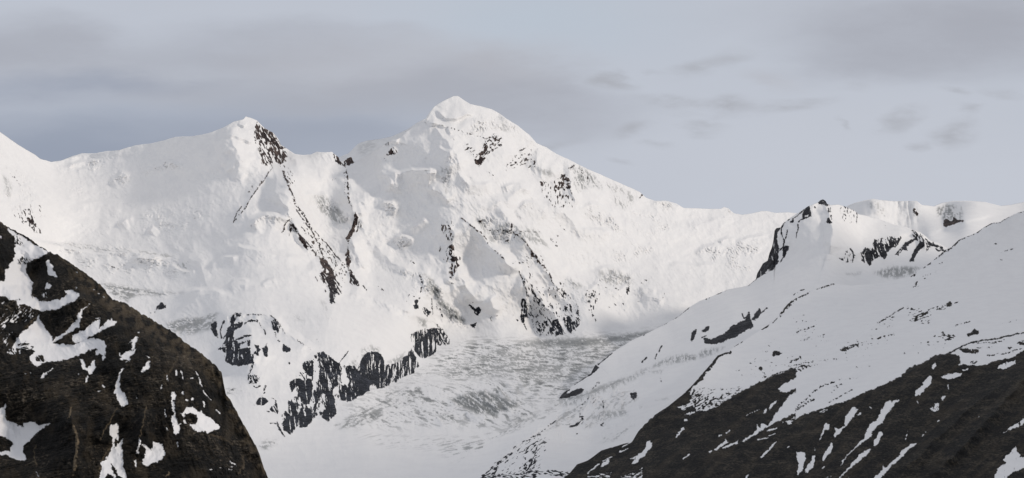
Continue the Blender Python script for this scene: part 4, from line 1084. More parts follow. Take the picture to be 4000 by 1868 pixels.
C.paint('''
R e -.7 0 : 1680,215 1715,190 1742,198 1752,225 1762,245 1735,235 1690,228 @rock_face/black_rock_cap_on_the_tip_of_the_small_peak
W e -9 : 1708,212 1728,210 1722,222
RS e 5 -.1 : 1745,235 1770,280 1795,330 1802,410 @rock_face/thin_streaky_rock_edge_below_the_tip_of_the_small_peak
R e -.5 60 : 1755,402 1775,370 1800,412 1780,410
R e -.9 90 : 1560,275 1590,250 1588,290 1605,338 1585,355 1560,362 1530,375 1532,335 @rock_face/rounded_black_rock_with_a_snow_hole_on_the_small_peak
W e -9 : 1548,348 1585,335 1580,350 1555,360
RS e 5 : 1532,370 1490,402
RS e 9 : 1482,425 1486,470 @rock_face/small_black_dagger_of_rock_in_the_shaded_snow_of_the_small_peak
RS e 6 : 1484,480 1474,510 1467,550 @rock_face/small_black_dagger_of_rock_in_the_shaded_snow_of_the_small_peak
RS e 5 : 1540,285 1480,345 1440,375 @rock_face/slanting_black_rock_on_the_left_skyline_of_the_small_peak
RS e 11 : 1443,375 1422,405 @rock_face/slanting_black_rock_on_the_left_skyline_of_the_small_peak
RS e 7 : 1646,262 1649,268
RS e 4 -.1 : 1430,362 1380,395 1345,418
R e -.8 90 : 1262,480 1285,462 1318,455 1292,495 1285,560 1300,640 1295,720 1285,795 1240,850 1170,882 1130,910 1090,942 1100,890 1140,800 1200,765 1215,700 1240,630 1262,560 @rock_face/tall_black_cliff_down_the_left_side_of_the_small_peak
RS e 12 : 1350,420 1335,455 @rock_face/branching_black_rib_beside_the_tall_cliff_of_the_small_peak
RS e 7 : 1330,455 1330,520 1355,575 1345,640 1300,680 @rock_face/branching_black_rib_beside_the_tall_cliff_of_the_small_peak
RS e 5 : 1385,480 1370,545 1358,585 @rock_face/branching_black_rib_beside_the_tall_cliff_of_the_small_peak
R e -.8 90 : 1345,645 1370,635 1395,635 1375,700 1350,732 @rock_face/flag_shaped_black_rock_right_of_the_tall_cliff
RS e 5 : 1350,725 1320,782
RS e 6 : 1300,765 1308,775
WS e 5 : 1240,720 1250,770
WS e 5 : 1260,600 1262,690
WS e 4 : 1135,870 1138,905
W e -9 : 1175,870 1220,845 1215,865 1185,885
RS e 3 : 1095,940 1050,970 1015,1000
RS e 3 .1 : 1545,1035 1500,1055 1440,1090
RS e 8 -.2 : 735,1078 758,1065
RS e 6 0 : 620,1130 650,1108
RS e 5 .1 : 700,1088 805,1048
R f .3 88 : 200,245 260,255 320,280 362,325 355,400 300,415 250,410 210,350 195,300 @rock_face/streaky_rock_teeth_right_of_the_tip_of_the_small_peak
RS f 6 0 : 265,262 262,310
RS f 5 0 : 240,300 215,370
RS f 5 .1 : 100,235 80,330 95,400
RS f 4 0 : 105,240 120,400
RS f 4 0 : 355,335 350,420
RS f 4 .1 : 620,395 628,450
RS f 4 .1 : 720,425 740,435
R f .25 70 : 170,740 220,740 270,640 330,690 345,720 310,785 260,780 200,760 @rock_face/leftmost_fringe_of_dark_rock_streaks_on_the_sunlit_side_of_the_small_peak
RS f 5 : 290,650 325,700 312,780
R f -.2 75 : 385,700 430,640 500,660 520,560 560,600 640,620 650,560 690,540 720,560 770,540 740,620 715,650 690,640 650,680 620,742 590,720 510,760 470,815 450,790 400,770 @rock_face/fringe_of_dark_rock_streaks_in_the_middle_of_the_sunlit_side_of_the_small_peak
R f -.9 75 : 445,710 490,720 485,800 470,812 450,785 @rock_face/fringe_of_dark_rock_streaks_in_the_middle_of_the_sunlit_side_of_the_small_peak
R f -.9 75 : 585,700 620,680 635,720 612,748 590,725
R f .1 75 : 520,570 640,540 700,540 660,640 560,640
R f -.4 -50 : 720,705 780,640 830,590 870,570 900,560 860,600 810,630 825,665 790,655 750,690 740,710 @rock_face/slanting_dark_rock_band_right_of_the_streak_fringe
R f -.6 -60 : 900,660 940,610 985,590 985,630 950,650 910,700 880,770 855,772 875,730 @rock_face/long_dark_slanting_rock_under_the_right_hand_crag
R f .0 60 : 870,480 910,490 960,520 1010,570 1050,590 1040,600 960,600 900,570
R f -.1 20 : 1010,580 1060,590 1110,620 1185,645 1180,672 1120,685 1080,640 1040,640 1000,690 1010,620 @rock_face/broken_dark_rock_at_the_right_foot_of_the_small_peak
R m -.9 : 205,458 228,478 215,500 180,525 195,495 @rock_face/small_black_rock_on_the_left_edge_of_the_middle_snow_slope
RS m 3 : 230,460 320,385
RS m 4 : 180,522 100,575 50,600 0,645 @rock_face/long_thin_black_line_above_the_icefall_tip
R m -.9 : -22,675 0,635 40,625 80,622 135,622 110,650 60,665 10,675 @rock_face/black_wedge_of_rock_at_the_icefall_tip
W m -9 : 30,632 60,612 100,615 60,632 25,648
RS m 4 : 822,85 780,120 740,150 700,170 650,205 @rock_face/thin_dark_rock_line_on_the_skyline_of_the_middle_slope
RS m 7 : 822,82 815,98
RS m 5 : 770,130 750,142
RS m 4 0 : 525,268 545,258
RS m 4 0 : 935,30 955,22
RS m 5 : 545,415 515,445
RS m 4 : 645,335 635,360 625,378
RS m 3 : 612,392 603,420
R m -.9 : 838,305 842,275 850,240 868,232 862,275 850,290 @rock_face/small_upright_dark_rock_on_the_middle_slope
R m -.8 : 912,240 930,220 955,215 945,238 915,246 @rock_face/small_dark_rock_above_the_black_tooth_band
RS m 5 : 905,285 940,270
R m -.9 : 925,290 960,298 1000,290 1030,270 1060,262 1080,235 1110,210 1170,182 1200,160 1215,120 1225,170 1242,210 1190,235 1140,270 1060,300 990,322 930,318 @rock_face/long_black_tooth_edged_rock_band_on_the_middle_slope
RS m 6 : 1172,130 1182,155 1205,150
R m -.9 : 1238,165 1255,130 1285,98 1292,130 1255,165 @rock_face/small_square_black_rock_right_of_the_tooth_edged_band
RS m 5 : 1290,130 1310,110 1335,92
R m -.4 90 : 445,650 480,645 470,690 445,675
RS m 6 -.1 : 258,700 262,745
RS m 4 0 : 635,545 645,580
RS m 5 .1 : 205,585 232,575
R m -.1 -20 : 30,850 60,855 100,835 90,862 55,872
R m 0 -20 : 110,800 135,795 130,825 110,820
R m 0 -20 : 245,840 265,838 262,865 248,862
RS m 4 0 : 240,575 190,620
RS m 3 .1 : 200,710 215,690
R l -.05 -50 : 1410,790 1440,800 1500,765 1557,735 1500,790 1440,820 1400,815
RS l 5 .05 : 1557,590 1500,650 1490,750
RS l 6 0 : 1305,768 1260,800 1220,835 @rock_face/thin_line_of_dark_rocks_beside_the_glacier
RS l 9 0 : 1200,850 1160,880 1125,895 1060,930 @rock_face/thin_line_of_dark_rocks_beside_the_glacier
RS l 4 0 : 885,848 840,868 808,885
R l -.3 0 : 1195,932 1215,920 1238,925 1220,948
R l .05 -35 : 735,1190 830,1100 880,1060 940,1020 1000,1005 940,1050 870,1110 840,1180 780,1195 @rock_face/slanting_streaky_rocks_at_the_bottom_edge_left_end
RS l 5 0 : 985,975 1000,965
R l .0 -60 : 1040,1120 1100,1070 1140,1010 1165,950 1165,1070 1140,1130 1080,1150
R l .1 -40 : 1040,1000 1100,960 1180,900 1160,950 1080,1020
R l .0 10 : 730,1195 850,1170 1000,1175 1100,1140 1200,1150 1300,1145 1430,1160 1500,1190 1400,1195 1200,1170 1150,1200 900,1215 740,1210 @rock_face/low_dark_rocky_rim_at_the_bottom_of_the_picture
R l .5 -40 : 760,1180 1000,960 1200,870 1260,900 1180,1150 900,1190
RS l 4 .2 : 1480,860 1440,880
''')
C.rock_relief(2.0, 3.5, 14, 80, 2.2)
C.build('snow_ridge', M_blue, label='smaller pointed snow peak with a black left cliff and the snow slope below it')

# ================================================================== SHEET F: big right spur, snow above and dark turf below
topF = [(2150, 1905), (2224, 1850), (2254, 1814), (2295, 1800), (2349, 1760), (2433, 1735), (2469, 1726), (2492, 1687), (2522, 1651), (2558, 1621), (2612, 1586), (2671, 1538), (2707, 1502), (2743, 1460), (2779, 1419), (2803, 1389), (2833, 1377), (2850, 1376), (2856, 1362), (2904, 1331), (2976, 1286), (3018, 1260), (3053, 1216), (3075, 1190), (3095, 1172), (3130, 1155), (3165, 1138), (3220, 1118), (3250, 1108), (3258, 1108),
        (3330, 1116), (3420, 1108), (3500, 1094), (3557, 1080), (3580, 1064), (3632, 1028), (3694, 975), (3715, 966), (3744, 938), (3773, 926), (3803, 914), (3815, 909), (3840, 891), (3873, 872), (3902, 869), (3940, 848), (3977, 831), (4000, 825), (4300, 700)]
ctF = [(2150, 1900, 4650), (2300, 1800, 4850), (2470, 1722, 4980), (2620, 1580, 5200), (2740, 1460, 5500), (2840, 1378, 5850), (2976, 1284, 6300), (3095, 1175, 6650), (3258, 1108, 6900), (3420, 1108, 6950), (3557, 1082, 7000), (3715, 966, 7200), (3873, 872, 7300), (4000, 825, 7400), (4300, 700, 7600),
       (3000, 1350, 5950), (3200, 1250, 6320), (3400, 1200, 6450), (3600, 1120, 6700), (3800, 1050, 6850), (4000, 1000, 6950), (4300, 950, 7050), (2850, 1500, 5380), (3000, 1500, 5350), (3200, 1400, 5650), (3400, 1330, 5750), (3700, 1250, 5980), (4000, 1180, 6150), (4300, 1150, 6200),
       (2650, 1680, 4950), (2850, 1620, 5030), (3100, 1640, 4900), (3300, 1560, 5030), (3500, 1480, 5150), (3700, 1380, 5350), (4000, 1300, 5550), (4300, 1250, 5650), (2400, 1840, 4720), (2700, 1800, 4650), (3000, 1780, 4640), (3300, 1700, 4720), (3600, 1600, 4850), (3600, 1700, 4680), (3800, 1520, 5000), (4000, 1500, 5020), (4300, 1500, 5000), (3800, 1700, 4650), (4050, 1680, 4650), (3000, 1900, 4450), (3400, 1868, 4400), (4000, 1868, 4350), (2200, 2030, 4350), (2700, 2030, 4250), (3400, 2030, 4150), (4000, 2030, 4100), (4300, 2030, 4100)]
Fs = Sheet(topF, 2150, 4300, 2.7, 2030, 480, ctF, 1.5, 37)
Fs.paint('''
RG n 24 20 120 : 0,830 300,715 450,650 700,540 830,460 1000,392 1200,310 1508,250
RG m 20 14 70 : 490,900 690,730 850,590 1000,400 1090,385
RG m 26 30 110 : 870,770 1060,700 1280,580 1508,495
RG n 26 90 40 : 900,1200 1150,950 1400,680 1508,560 1700,450
RG n 20 60 40 : 700,1180 900,980 1200,700 1400,560
RG f 16 16 60 : 860,920 1040,790 1240,650 1480,505 1780,355 1925,300
RG n 12 12 60 : 300,390 550,190 720,90 1080,50
B S 26 : 3700,1090 3620,1040
B S -26 : 3560,1160 3480,1120
B S 22 : 3880,1160 3780,1110
B S -18 : 3950,1010 3850,970
B S 18 : 3250,1330 3130,1290
B S -18 : 3450,1400 3350,1360
''')
Fs.relief([(30, 260, 3, fbm), (12, 95, 3, fbm), (2.2, 55, 3, ridged), (2.2, 30, 3, fbm), (1.3, 12, 2, fbm)])
Fs.paint('''
R m -9 : -10,1175 40,1165 90,1112 250,1020 390,980 450,965 490,900 600,790 690,730 790,650 830,640 830,700 870,768 930,765 1000,742 1060,700 1180,630 1280,580 1360,545 1520,488 1520,545 1430,590 1405,620 1420,640 1470,640 1520,615 1520,650 1440,710 1390,790 1520,745 1520,1500 -60,1500
R m 0 -35 : 740,760 800,680 860,620 900,650 1000,720 860,775 @turf_patch/ragged_dark_turf_where_the_rock_edge_meets_the_snowfield
R m .1 -15 : 980,680 1080,640 1160,632 1080,690 1000,740 940,740
R m .35 -15 : 850,600 1000,620 1180,600 1100,700 950,740 850,720
R n -9 : -20,835 0,830 60,790 160,760 290,715 350,700 450,650 600,590 700,540 760,480 830,460 930,400 1010,390 1080,400 1090,450 1060,465 1120,462 1180,470 1250,465 1310,440 1420,420 1508,370 1700,310 2100,200 2100,1500 -20,1500
RS m 13 : 1088,383 1050,390 1000,420 965,470 930,510 900,550 850,595 800,645 @rock_face/curved_dark_rock_edge_rising_left_of_the_big_snowfield
RS m 6 -.1 : 1310,545 1400,520 1508,490 1600,455
R m 0 -15 : 1300,570 1410,515 1510,480 1510,540 1420,570
RS e 9 -.1 : 1825,985 1790,990 1740,1008 1700,1018 1640,1040 @rock_face/thin_dark_rock_line_along_the_brow_above_the_middle_slope
RS e 6 0 : 1610,1030 1600,1060
RS e 9 -.2 : 1582,1078 1540,1090 1500,1115 @rock_face/thin_dark_rock_line_along_the_brow_above_the_middle_slope
RS e 12 -.2 : 1465,1132 1420,1160 1380,1195 @rock_face/short_dark_rock_step_below_the_brow_line
RS m 10 -.3 : 1500,55 1470,80 1440,110 1420,140 @rock_face/short_dark_rock_step_below_the_brow_line
RS m 4 0 : 1415,145 1370,185
R m -.5 -30 : 1295,232 1300,210 1345,195 1340,208 1310,225 @rock_face/small_dark_rock_on_the_skyline_of_the_big_snowfield
RS m 4 0 : 1222,270 1200,282
RS m 6 0 : 1180,305 1140,325 1105,345
RS f 4 0 : 1925,308 1870,318
RS f 3.5 0 : 1830,332 1780,355
RS f 6 -.3 : 1778,358 1735,385 1690,410 @rock_face/thin_dark_rock_line_high_on_the_right_hand_skyline
RS f 4 -.2 : 1690,410 1620,415
RS f 7 -.3 : 1620,418 1580,435 1540,458 1505,485 1480,508 @rock_face/dark_rock_line_on_the_right_skyline_below_the_highest_one
RS f 3 -.1 : 1455,518 1430,524
RS f 5 -.2 : 1410,532 1370,550 1325,570
RS f 12 -.3 : 1312,580 1290,598 1275,612 @rock_face/dark_rock_line_on_the_right_skyline_below_the_highest_one
RS f 5 -.3 : 1275,612 1245,640
RS f 11 -.3 : 1238,650 1190,675 1140,715 1090,740 1040,790 @rock_face/dark_rock_line_on_the_skyline_beside_the_foot_of_the_small_peak
RS f 4 -.2 : 1040,790 980,835
RS f 10 -.2 : 910,870 890,895 865,918 @rock_face/small_dark_rock_at_the_right_end_of_the_grey_ice
R f .4 -40 : 800,1090 900,980 960,930 1060,850 1110,860 980,960 930,1010 830,1080
R f -.3 -30 : 905,970 925,965 920,985 905,995
RS f 6 .05 : 870,1015 910,1005
RS f 4 .1 : 1130,795 1160,785
RS f 4 .2 : 1700,690 1820,655
RS f 4 .2 : 1630,610 1665,608
RS f 4 .1 : 1705,755 1720,760
R m .55 40 : 1290,330 1380,300 1440,340 1450,400 1300,400
R m .62 10 : 1080,520 1260,400 1500,380 1508,490 1260,570 1100,560
R m -.6 : 1370,390 1385,375 1430,385 1405,398 1375,402 @boulder/dark_boulder_in_the_speckled_big_snowfield
R m -.6 : 1285,487 1295,478 1305,488 1293,496 @boulder/smaller_dark_boulder_left_of_the_other_in_the_big_snowfield
R n .6 -20 : 0,60 160,180 240,300 200,340 0,320
R n 0 -20 : 60,305 80,290 110,275 90,300
RS n 6 .05 : 20,250 70,230 130,208
R n -.1 -20 : 780,178 800,145 840,120 880,110 875,130 850,150 815,172 @rock_face/blocky_dark_rock_outcrop_high_on_the_big_snowfield
R n .3 -20 : 740,70 900,100 900,200 760,180
RS n 5 -.3 : 720,88 680,110 640,135 600,160 550,188 @rock_face/straight_slanting_rock_line_left_of_the_blocky_outcrop
R n .1 -25 : 620,165 640,145 655,150 650,170
R n .5 -20 : 480,200 600,190 680,190 600,230 500,230
R n .15 -15 : 890,92 960,75 1020,55 1085,48 1010,90 930,105
R n -.5 -20 : 1000,62 1025,50 1030,62 1010,70
R n -.2 10 : 970,255 1010,260 1045,275 1050,290 1010,290 @rock_face/flat_dark_outcrop_above_the_ragged_dark_turf
R n .3 10 : 890,270 970,245 1060,260 1060,300 1000,300
R n -.5 -20 : 1135,265 1160,255 1190,230 1210,240 1205,255 1150,272 @rock_face/small_humped_outcrop_right_of_the_flat_one
RS n 4 .05 : 1055,205 1110,190 1160,175
R n .6 -15 : 1260,200 1508,150 1508,180 1300,225
R n .5 -15 : 720,340 860,300 980,290 1050,340 940,370 720,400
R n .1 -20 : 710,400 725,385 730,400 
R n .5 -15 : 280,330 520,270 680,260 640,320 450,370 290,400
R n -.1 -25 : 295,370 330,345 400,325 430,320 420,335 340,370 @rock_face/streaky_flat_rocks_in_the_middle_of_the_big_snowfield
RS n 6 0 : 550,290 600,272 665,260
RS n 5 .1 : 450,362 480,352
R n .6 -15 : 0,400 400,380 650,330 640,380 300,440 0,440
RS n 10 -.1 : -40,520 0,515 40,495 90,482 @rock_face/long_flat_dark_rock_band_at_the_left_of_the_big_snowfield
RS n 7 .05 : 60,480 110,465 150,462
RS n 7 .0 : -30,470 50,455 130,440
RS n 9 -.2 : -20,440 20,425 45,415
RS n 4 .2 : 140,440 300,420
RS n 3 .2 : 400,475 520,468
RS n 3 .25 : 300,560 430,545
RS n 6 : 1020,385 1060,362 1110,335 1180,312 1250,300 1330,290 1400,272 1508,250 @rock_face/thin_dark_line_curving_up_to_the_right_picture_edge
R n -.5 5 : 1092,358 1130,358 1210,368 1200,385 1150,382 1105,372 @rock_face/flat_dark_rock_just_above_the_dark_turf
RS n 4 .05 : 1200,350 1300,345
RS n 4 .05 : 1200,320 1330,310
RS n 5 .05 : 1380,300 1290,325
R n -.2 -10 : 1400,350 1420,340 1435,350 1415,362
R n -.4 -5 : 1465,320 1490,305 1530,310 1530,330 1480,328 @rock_face/dark_rock_cut_by_the_right_picture_edge
RS n 5 -.1 : 1275,405 1320,395 1400,385 1450,365 1530,350
RS n 6 -.2 : 1270,400 1310,400
R n 0 -20 : 1150,450 1190,430 1210,445 1180,460
RS n 9 -.1 : 0,765 50,735 100,700 130,690
RS n 6 -.1 : 20,735 80,690 130,640 180,605 220,590 270,570 @rock_face/thin_curved_turf_line_left_of_centre_above_the_dark_slope
RS n 6 .1 : 260,600 320,588
RS n 4 -.1 : 230,708 320,660 380,625
RS n 4 .1 : 250,640 300,600
''')
Fs.paint('''
W m -9 : 1520,735 1430,762 1395,770 1370,820 1335,860 1300,845 1290,880 1265,850 1270,885 1230,920 1190,945 1165,962 1185,965 1240,930 1330,870 1400,835 1520,775 @snow_patch/snow_gully_between_the_two_dark_slopes
W m -9 : 1520,640 1480,660 1450,700 1430,740 1520,735
W m -9 : 1350,730 1380,700 1405,688 1385,720 1350,755 @snow_patch/small_snow_patch_above_the_snow_gully
W m -9 : 1305,780 1330,740 1335,760 1315,782
W m -9 : 985,1020 1020,990 1060,960 1065,945 1072,962 1088,965 1050,985 1005,1022 @snow_patch/thin_snow_streak_with_a_forked_top_in_the_middle_of_the_dark_slope
W m -9 : 1040,1005 1070,990 1120,972 1145,950 1142,980 1110,985 1050,1010 @snow_patch/low_flat_snow_streak_below_the_snow_gully_end
WS m 6 : 1068,912 1088,892
WS m 5 : 1335,895 1395,875
WS m 4 : 1350,925 1390,910
WS m 5 : 1275,950 1300,945 1340,940
WS m 7 : 1295,1068 1330,1035 1360,1000 1392,968 @snow_patch/thin_slanting_snow_streak_low_in_the_middle_of_the_dark_slope
W m -9 : 735,935 750,905 790,868 795,880 770,905 745,935 @snow_patch/small_upright_snow_patch_left_of_the_forked_streak
W m -.9 : 540,1010 542,985 552,965 565,952 570,965 582,972 577,1008 550,1030 530,1060 500,1080 465,1112 448,1108 470,1080 438,1078 460,1065 500,1045 @snow_patch/ragged_snow_patch_near_the_left_end_of_the_dark_slope
W m -9 : 243,1125 260,1100 300,1078 303,1098 262,1130 @snow_patch/small_snow_patch_at_the_left_tip_of_the_dark_slope
WS m 5 : 372,1032 425,1008
WS m 4 : 385,1000 445,965
WS m 5 : 160,1172 190,1145 232,1112
WS m 4 : 260,1090 320,1062
W m .1 -20 : 380,1190 480,1165 520,1130 515,1210 380,1215
W m .15 0 : 160,1190 320,1165 300,1215 150,1220
WS m 7 : 795,828 812,825
WS m 5 : 785,1075 825,1050
WS m 7 : 1195,1203 1208,1180
WS m 5 : 1470,1003 1478,995
WS m 6 : 960,1030 968,1025
WS m 6 : 1020,925 1035,920
W m -.6 : 798,790 815,778 860,765 868,775 830,788
W m -.1 -20 : 745,740 850,700 860,730 790,760
WS m 4 .0 : 1200,790 1280,755
W m .1 -20 : 1430,840 1520,800 1520,840 1440,860
W n -9 : 632,692 640,705 688,683 690,690 655,725 620,775 600,800 580,842 560,850 540,870 512,905 508,935 470,955 420,995 390,1025 350,1060 305,1130 320,1090 350,1050 400,1005 430,965 462,945 470,900 500,850 545,825 580,745 605,705 @snow_patch/longest_diagonal_snow_streak_on_the_dark_slope
W n -9 : 385,740 405,738 408,752 425,742 400,790 365,835 330,870 300,910 265,942 263,920 275,895 270,870 290,885 320,870 335,850 340,800 @snow_patch/slanting_snow_streak_left_of_the_longest_one
W n -9 : 200,858 212,838 220,850 238,848 230,885 205,890 190,920 165,962 175,930 195,885 @snow_patch/small_tapering_snow_patch_with_a_flat_top
W n -9 : 250,970 262,995 240,1035 220,1060 190,1102 188,1065 215,1020 @snow_patch/leaf_shaped_snow_patch_below_the_tapering_one
W n -9 : 20,1038 50,1030 78,1035 75,1075 68,1110 60,1150 25,1188 22,1160 32,1110 20,1070 @snow_patch/broad_upright_snow_patch_at_the_bottom_of_the_dark_slope
W n -.8 : 72,1160 90,1115 110,1105 125,1055 142,1050 138,1095 130,1130 90,1168 @snow_patch/ragged_snow_patch_just_right_of_the_broad_upright_one
W n -9 : 523,988 528,960 545,935 560,900 578,898 582,915 560,955 545,988 @snow_patch/short_snow_patch_just_right_of_the_longest_streak
W n -9 : 500,1012 510,1018 480,1050 440,1085 405,1110 370,1140 300,1205 290,1205 340,1155 380,1105 410,1080 430,1045 @snow_patch/long_low_snow_streak_under_the_longest_one
W n -9 : 812,968 790,992 760,1010 730,1045 700,1075 650,1115 620,1150 570,1205 520,1205 570,1160 590,1120 600,1140 640,1100 690,1060 700,1030 760,985 @snow_patch/long_diagonal_snow_streak_at_the_bottom_edge
W n -9 : 870,548 890,535 903,545 898,585 880,605 860,620 830,660 795,663 800,630 830,612 850,580 @snow_patch/short_thick_diagonal_snow_patch_under_the_crest
W n -9 : 962,540 1000,525 1040,518 1102,514 1095,530 1060,548 1010,556 980,550 @snow_patch/flat_snow_patch_under_the_crest
W n -9 : 905,482 908,462 930,442 935,468 915,490
WS n 6 : 1108,497 1135,492
WS n 9 : 990,665 975,685 @snow_patch/small_round_snow_spot_in_the_dark_slope
W n -.3 : 893,748 925,715 952,712 950,755 925,770 910,760
WS n 5 : 940,835 952,830
WS n 4 : 1010,595 1012,620
WS n 4 : 808,700 815,712
WS n 5 .0 : 750,885 740,920 730,950
WS n 5 .0 : 862,900 845,930
WS n 5 : 500,738 510,742
WS n 7 : 420,790 435,782
WS n 4 .1 : 140,1000 142,1040
WS n 4 .1 : 180,1010 185,1025
WS n 4 .1 : 590,1085 600,1080
W n -.5 : 1365,912 1400,888 1430,862 1480,835 1520,800 1520,835 1480,865 1430,880 @snow_patch/thin_snow_streak_at_the_right_picture_edge
W n -.8 : 1310,1205 1330,1150 1345,1130 1390,1105 1370,1080 1420,1030 1455,995 1465,1030 1485,1050 1480,1070 1530,1065 1530,1130 1450,1160 1400,1190 1390,1215 @snow_patch/large_snow_patch_in_the_bottom_right_corner
W n -.7 : 1338,485 1345,465 1370,455 1400,445 1450,435 1440,460 1405,475 1380,492 @snow_patch/small_snow_patch_near_the_right_end_of_the_crest
W n -.3 : 1425,445 1455,430 1450,455 1430,465
W n -.1 -20 : 160,775 200,755 260,745 200,770
WS n 3 .1 : 1205,805 1212,800
WS n 6 : 200,1130 190,1135
WS n 5 .1 : 360,1205 380,1190
WS n 5 .1 : 205,1205 240,1190
''')
Fs.rock_relief(2.5, 1.6, 20, -45, 2.0)
Fs.tan = np.maximum(Fs.tan, (.07 * sstep(aniso(Fs.U, Fs.V, -42, 260, 34, 58, 4, fbm), .02, .35))).astype(np.float32)
turf = sstep(Fs.rock, 0, 14)
Fs.D -= turf * 3.0 * aniso(Fs.U, Fs.V, -48, 170, 26, 55, 4, fbm) * Fs.mpp
Fs.build('mountain_spur', M_mid, label='broad snow spur with dark bare turf on its lower half at the right')

# ================================================================== SHEET E: near dark rocky hill on the left
topE = [(-300, 650), (-100, 800), (0, 866), (25, 885), (50, 896), (83, 914), (110, 929), (137, 950), (166, 968), (180, 978), (195, 985), (224, 995), (266, 1020), (307, 1049), (349, 1079), (391, 1112), (440, 1170), (494, 1187), (532, 1211), (573, 1236), (615, 1261), (681, 1301), (731, 1344), (775, 1372), (808, 1399), (841, 1426), (866, 1455), (874, 1500), (883, 1538),
        (908, 1576), (933, 1626), (966, 1684), (999, 1738), (1016, 1784), (1032, 1829), (1047, 1868), (1090, 1990), (1100, 2010)]
ctE = [(-300, 650, 2000), (0, 866, 1950), (100, 925, 1930), (195, 985, 1880), (300, 1045, 1800), (440, 1170, 1730), (600, 1255, 1680), (731, 1344, 1640), (860, 1450, 1620), (900, 1570, 1600), (970, 1690, 1550), (1047, 1868, 1450), (1100, 2000, 1400),
       (80, 1050, 1850), (60, 1150, 1760), (200, 1120, 1740), (350, 1180, 1660), (0, 1000, 1800), (0, 1250, 1620), (150, 1300, 1640), (300, 1300, 1600), (450, 1300, 1560), (150, 1180, 1750), (600, 1400, 1500), (750, 1500, 1480), (850, 1650, 1450), (300, 1400, 1520), (100, 1450, 1450), (450, 1500, 1440), (0, 1600, 1400), (80, 1700, 1400), (200, 1600, 1350), (300, 1700, 1310), (450, 1700, 1340), (600, 1700, 1360), (750, 1750, 1360), (950, 1850, 1380), (500, 1868, 1260), (150, 1868, 1220), (-300, 1200, 1600), (-300, 1868, 1200), (-300, 2030, 1080), (200, 2030, 1120), (600, 2030, 1150), (1100, 2100, 1350)]
E = Sheet(topE, -300, 1100, 2.3, 2030, 500, [(a_, b_, 1800 + (c_ - 1800) * .55) for a_, b_, c_ in ctE], 12.0, 53, warp=9)
E.relief([(26, 240, 3, ridged), (16, 95, 4, ridged)])
E.paint('''
RG g 40 60 110 : 0,740 60,750 200,800 370,880 
RG g 34 30 120 : 370,890 560,850 740,760 860,790 
RG g 30 30 130 : 100,1110 200,1060 360,910
RG g 26 60 60 : 230,400 350,370 470,330
RG h 36 60 120 : 680,540 720,770 730,850 705,1120 690,1250
RG h 30 60 60 : 1080,540 980,740 930,880
RG h 30 60 60 : 1370,540 1310,830 1270,980
RG k 30 110 50 : 180,10 390,210 500,520 640,790 760,1000 830,1200
B S -30 : 90,1130 170,1260
B S -30 : 330,1370 450,1420
''')
E.rock[:] = 30.0
